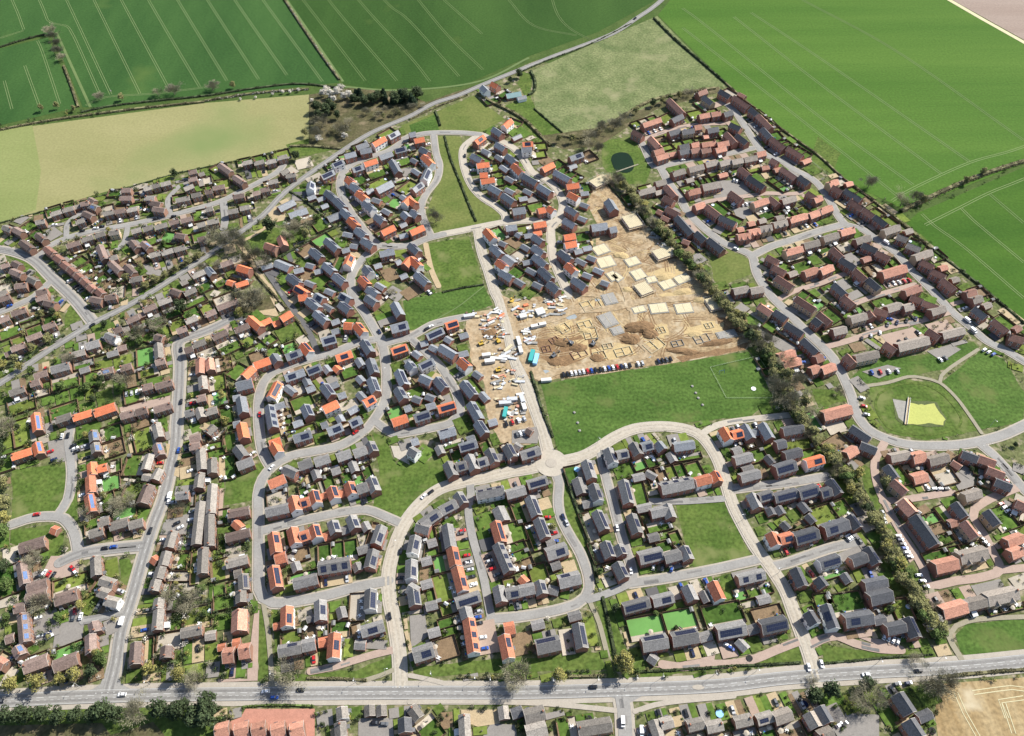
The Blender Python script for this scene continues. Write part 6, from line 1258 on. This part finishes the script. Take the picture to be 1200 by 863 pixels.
def digger(px, py, ang, colr='car_yellow', look='yellow tracked excavator'):
    p = G(px, py).xy; o = link('excavator', None, None, (p.x, p.y, 0), ang)
    for y in (-1.1, 1.1):
        b = MB(); pr = [(-1.7, .1), (-1.9, .5), (-1.6, .9), (1.6, .9), (1.9, .5), (1.7, .1)]; n = 6; vs = [(x, y - .3, z) for x, z in pr] + [(x, y + .3, z) for x, z in pr]
        b.quads(vs, [tuple(range(n)), tuple(range(2 * n - 1, n - 1, -1))] + [(i, n + i, n + (i + 1) % n, (i + 1) % n) for i in range(n)], 'tyre'); link('track', b.mesh('track'), o)
    b = MB(); b.box(-1.8, -1.3, .95, 1.3, 1.3, 1.9, colr); link('body', b.mesh('body'), o)
    b = MB(); b.box(.1, .2, 1.9, 1.4, 1.3, 2.9, 'glass'); b.box(.05, .15, 2.9, 1.45, 1.35, 3.0, colr); link('cab', b.mesh('cab'), o)
    b = MB(); b.tube((1.2, -.3, 1.6), (3.8, -.3, 4.0), .28, .22, 4, colr); b.tube((3.8, -.3, 4.0), (5.6, -.3, 1.6), .2, .16, 4, colr); link('boom', b.mesh('boom'), o)
    b = MB(); b.box(5.0, -.8, .6, 5.9, .2, 1.5, 'car_grey'); link('bucket', b.mesh('bucket'), o); reg(o, look, 'excavator', 'excavators', p, SP)
for a in [(564, 404, .4), (584, 401, 2.0), (649, 418, .8, 'car_grey', 'dark tracked excavator'), (669, 403, 2.6, 'car_grey', 'dark tracked excavator'), (584, 435, .2), (695, 404, 1.0, 'car_grey', 'dark tracked excavator'), (600, 354, 1.2)]: digger(*a)
def heap(px, py, rx, ry, hh, mn, look):
    p = G(px, py).xy; rs = random.Random(int(px * 7 + py)); b = MB(); n = 18; rows = []
    for f, z in ((1, -.05), (.85, .3), (.6, .68), (.3, .93)):
        rows.append([(math.cos(t * 6.283 / n) * rx * f * rs.uniform(.85, 1.15), math.sin(t * 6.283 / n) * ry * f * rs.uniform(.85, 1.15), z * hh * rs.uniform(.85, 1.1) if z > 0 else z) for t in range(n)])
    b.quads(sum(rows, []), [(a * n + t, a * n + (t + 1) % n, (a + 1) * n + (t + 1) % n, (a + 1) * n + t) for a in range(3) for t in range(n)] + [tuple(range(3 * n, 4 * n))], mn)
    o = link('spoil_heap', b.mesh('spoil_heap'), None, (p.x, p.y, .25), rs.uniform(-.3, .3)); reg(o, look, 'spoil heap', 'spoil heaps', p, SP)
for a in [(750, 384, 11, 6, 3), (762, 392, 6, 5, 2), (740, 398, 7, 5, 2), (862, 378, 9, 6, 2.5), (660, 402, 7, 4, 1.5), (678, 408, 6, 4, 1.5), (700, 420, 5, 4, 1.2), (575, 390, 6, 4, 1.5), (840, 402, 12, 3, 1.5), (800, 412, 12, 3, 1.3), (652, 424, 6, 4, 1.2)]: heap(*a, 'spoil', 'dark brown spoil heap')
for a in [(656, 385, 4, 3, 1.2), (686, 388, 5, 3, 1), (780, 325, 8, 4, 1.6), (800, 342, 7, 3, 1.2), (728, 300, 6, 4, 1.5), (602, 358, 5, 3, 1.5), (815, 392, 6, 3, 1), (705, 335, 4, 3, 1), (822, 352, 6, 3, 1.3), (735, 340, 4, 3, 1.2), (690, 285, 4, 3, 1)]: heap(*a, 'yellowsoil', 'sandy yellow soil heap')
bp = {}
for cl in ('terracotta', 'pantile', 'block', 'deck', 'cabin', 'wood', 'car_silver', 'felt'):
    b = MB(); b.box(-.6, -.5, .1, .6, .5, 1.0, cl); b.box(-.6, -.5, 0, -.4, .5, .1, 'shedwood'); b.box(.4, -.5, 0, .6, .5, .1, 'shedwood'); bp[cl] = b.mesh('pallet_stack')
PZ = ['545,366 590,362 592,378 560,384', '564,384 592,380 596,396 572,398', '576,440 612,432 612,452 582,458', '582,468 612,460 616,492 590,496', '590,350 640,350 640,372 606,372', '612,385 620,384 626,402 616,406', '640,350 660,345 662,370 644,370', '575,410 606,408 606,420 580,428', '762,262 785,295 778,300 758,268']
PN = {'terracotta': 'red brick', 'pantile': 'orange tile', 'block': 'grey block', 'deck': 'pale timber', 'cabin': 'white-wrapped', 'wood': 'brown timber', 'car_silver': 'silver-wrapped', 'felt': 'grey'}
for s in PZ:
    P = gp(s)
    for k in range(30):
        a, b_ = rnd.random(), rnd.random(); q = P[0].lerp(P[1], a).lerp(P[3].lerp(P[2], a), b_); cl = rnd.choices(list(bp), (1, .6, 3, 2.5, 4, 1, 2.5, 2))[0]; sc = rnd.uniform(.8, 2.0)
        o = link('pallet_stack', bp[cl], None, (q.x, q.y, 0), rnd.uniform(-.3, .9)); o.scale = (sc * rnd.choice((.8, 1, 1.5, 2.5, 3.5)), sc, rnd.uniform(.7, 1.3)); reg(o, f'{PN[cl]} pallet stack', 'pallet stack', 'pallet stacks', q, 'in the site storage yard')
# ------------------------------------------------------------------ playground, pond rail, greenhouse things
P = gp('832,431 888,418 907,447 905,467 851,467'); mb = MB(); o = P[0]
for i in range(5):
    A_, B_ = P[i] - o, P[(i + 1) % 5] - o; d = B_ - A_
    for z in (.25, .65, 1.05): mb.tube((A_.x, A_.y, z), (B_.x, B_.y, z), .035, .035, 4, 'railgreen')
    for k in range(int(d.length / 1.5) + 1): q = A_ + d.normalized() * k * 1.5; mb.tube((q.x, q.y, 0), (q.x, q.y, 1.15), .05, .05, 4, 'railgreen')
f = link('playground_fence', mb.mesh('playground_fence'), None, (o.x, o.y, 0)); f['label'] = 'pale low rail fence enclosing the playground corner of the playing field'; f['category'] = 'fence'
def swing(px, py, ang, look):
    p = G(px, py).xy; o = link('swing_set', None, None, (p.x, p.y, 0), ang); b = MB()
    for x in (-2, 2):
        for y in (-1.1, 1.1): b.tube((x, y, 0), (x, 0, 2.4), .07, .07, 5, 'car_blue')
    b.tube((-2.1, 0, 2.4), (2.1, 0, 2.4), .07, .07, 5, 'car_blue'); link('frame', b.mesh('frame'), o)
    for x in (-.9, .9):
        b = MB(); b.box(x - .25, -.12, .5, x + .25, .12, .55, 'tyre'); b.tube((x - .2, 0, .55), (x - .2, 0, 2.4), .02, .02, 3, 'lamp'); b.tube((x + .2, 0, .55), (x + .2, 0, 2.4), .02, .02, 3, 'lamp'); link('swing_seat', b.mesh('swing_seat'), o)
    o['label'] = look; o['category'] = 'swing set'
swing(845, 437, .3, 'blue swing set in the upper left of the playground'); 
p = G(888, 434).xy; o = link('climbing_frame', None, None, (p.x, p.y, 0), .4); b = MB()
for x in (-1, 1):
    for y in (-1, 1): b.tube((x, y, 0), (x, y, 2.6), .08, .08, 6, 'car_blue')
link('post_frame', b.mesh('post_frame'), o); b = MB(); b.box(-1.1, -1.1, 1.3, 1.1, 1.1, 1.42, 'car_grey'); link('platform', b.mesh('platform'), o)
b = MB(); b.quads([(1.1, -.4, 1.42), (3.6, -.4, .2), (3.6, .4, .2), (1.1, .4, 1.42), (1.1, -.4, 1.34), (3.6, -.4, .12), (3.6, .4, .12), (1.1, .4, 1.34)], [(0, 1, 2, 3), (7, 6, 5, 4), (0, 4, 5, 1), (3, 2, 6, 7)], 'car_silver'); link('slide', b.mesh('slide'), o)
o['label'] = 'blue climbing frame with slide in the playground beside the tree belt'; o['category'] = 'climbing frame'
p = G(883, 456).xy; b = MB()
b.tube((0, 0, 0), (0, 0, .35), 1.6, 1.6, 20, 'frame'); b.tube((0, 0, .35), (0, 0, 1.0), .1, .1, 8, 'frame')
o = link('playground_roundabout', b.mesh('playground_roundabout'), None, (p.x, p.y, 0)); o['label'] = 'white round spinner low in the playground corner'; o['category'] = 'spinner'
rk = MB()
for k in range(1): 
    rs = random.Random(3); ring = 8; rows = []
    for z, r in ((0, .8), (.4, .9), (.75, .55)):
        rows.append([(math.cos(t * 6.283 / ring) * r * rs.uniform(.8, 1.15), math.sin(t * 6.283 / ring) * r * rs.uniform(.8, 1.15), z) for t in range(ring)])
    rk.quads(sum(rows, []), [(a * ring + t, a * ring + (t + 1) % ring, (a + 1) * ring + (t + 1) % ring, (a + 1) * ring + t) for a in range(2) for t in range(ring)] + [tuple(range(2 * ring, 3 * ring))], 'block')
RK = rk.mesh('boulder')
for s in ['811,453', '815,461', '818,467', '823,475', '673,484', '677,496', '679,505']:
    x, y = map(float, s.split(',')); q = G(x, y).xy; o = link('boulder', RK, None, (q.x, q.y, 0), rnd.uniform(0, 6)); o.scale = (1.1,) * 3; reg(o, 'pale boulder', 'boulder', 'boulders on the grass', q, 'on the playing field')
A_, B_ = G(1065, 467).xy, G(1061, 498).xy; d = B_ - A_; b = MB(); b.obox((0, 0), d.normalized(), d.length / 2, .9, .35, .6, 'gravel')
for s in (-.8, .8):
    q = Vector((-d.y, d.x)).normalized() * s; b.obox(q, d.normalized(), d.length / 2, .05, .6, 1.4, 'frame')
o = link('pond_footbridge', b.mesh('pond_footbridge'), None, ((A_ + B_) / 2).to_3d()); o['label'] = 'narrow pale footbridge along the edge of the duckweed pond'; o['category'] = 'footbridge'
A_, B_ = G(722, 202).xy, G(748, 193).xy; d = B_ - A_; b = MB(); b.obox((0, 0), d.normalized(), d.length / 2, .6, .25, .4, 'path')
o = link('pond_jetty', b.mesh('pond_jetty'), None, ((A_ + B_) / 2).to_3d()); o['label'] = 'thin pale boardwalk crossing the dark pond'; o['category'] = 'boardwalk'
def tramp(px, py, r=1.7, colr='tyre', look='black garden trampoline'):
    p = G(px, py).xy; o = link('trampoline', None, None, (p.x, p.y, 0)); b = MB(); b.tube((0, 0, .75), (0, 0, .8), r, r, 18, colr); link('mat', b.mesh('mat'), o)
    b = MB()
    for k in range(6): t = k * 1.047; b.tube((math.cos(t) * r, math.sin(t) * r, 0), (math.cos(t) * r, math.sin(t) * r, 2.3), .04, .04, 4, 'lamp')
    link('post', b.mesh('post'), o); reg(o, look, 'trampoline', 'garden trampolines', p)
for a in [(690, 843), (1092, 857), (942, 826, 1.9, 'car_navy', 'dark blue garden trampoline'), (843, 837, 2.0, 'car_lightblue', 'pale blue garden trampoline'), (345, 641), (620, 700), (878, 772), (508, 655), (412, 583), (676, 551, 1.8, 'car_lightblue', 'pale blue garden trampoline')]: tramp(*a)
late_clutter()
finish_labels()
seen = {}
for o in COL.objects:
    if 'label' in o.keys(): seen.setdefault(o['label'], []).append(o)
dup_l = [(l, len(v)) for l, v in seen.items() if len(v) > 1]
print('OBJECTS total', len(COL.objects), 'houses', len(H), 'cars', ncar, 'fences', len(FENCES), 'shrubs', len(SHRUBS), 'dups', len(dup_l), dup_l[:5], 'long', [l for l in seen if len(l.split()) > 16][:5])
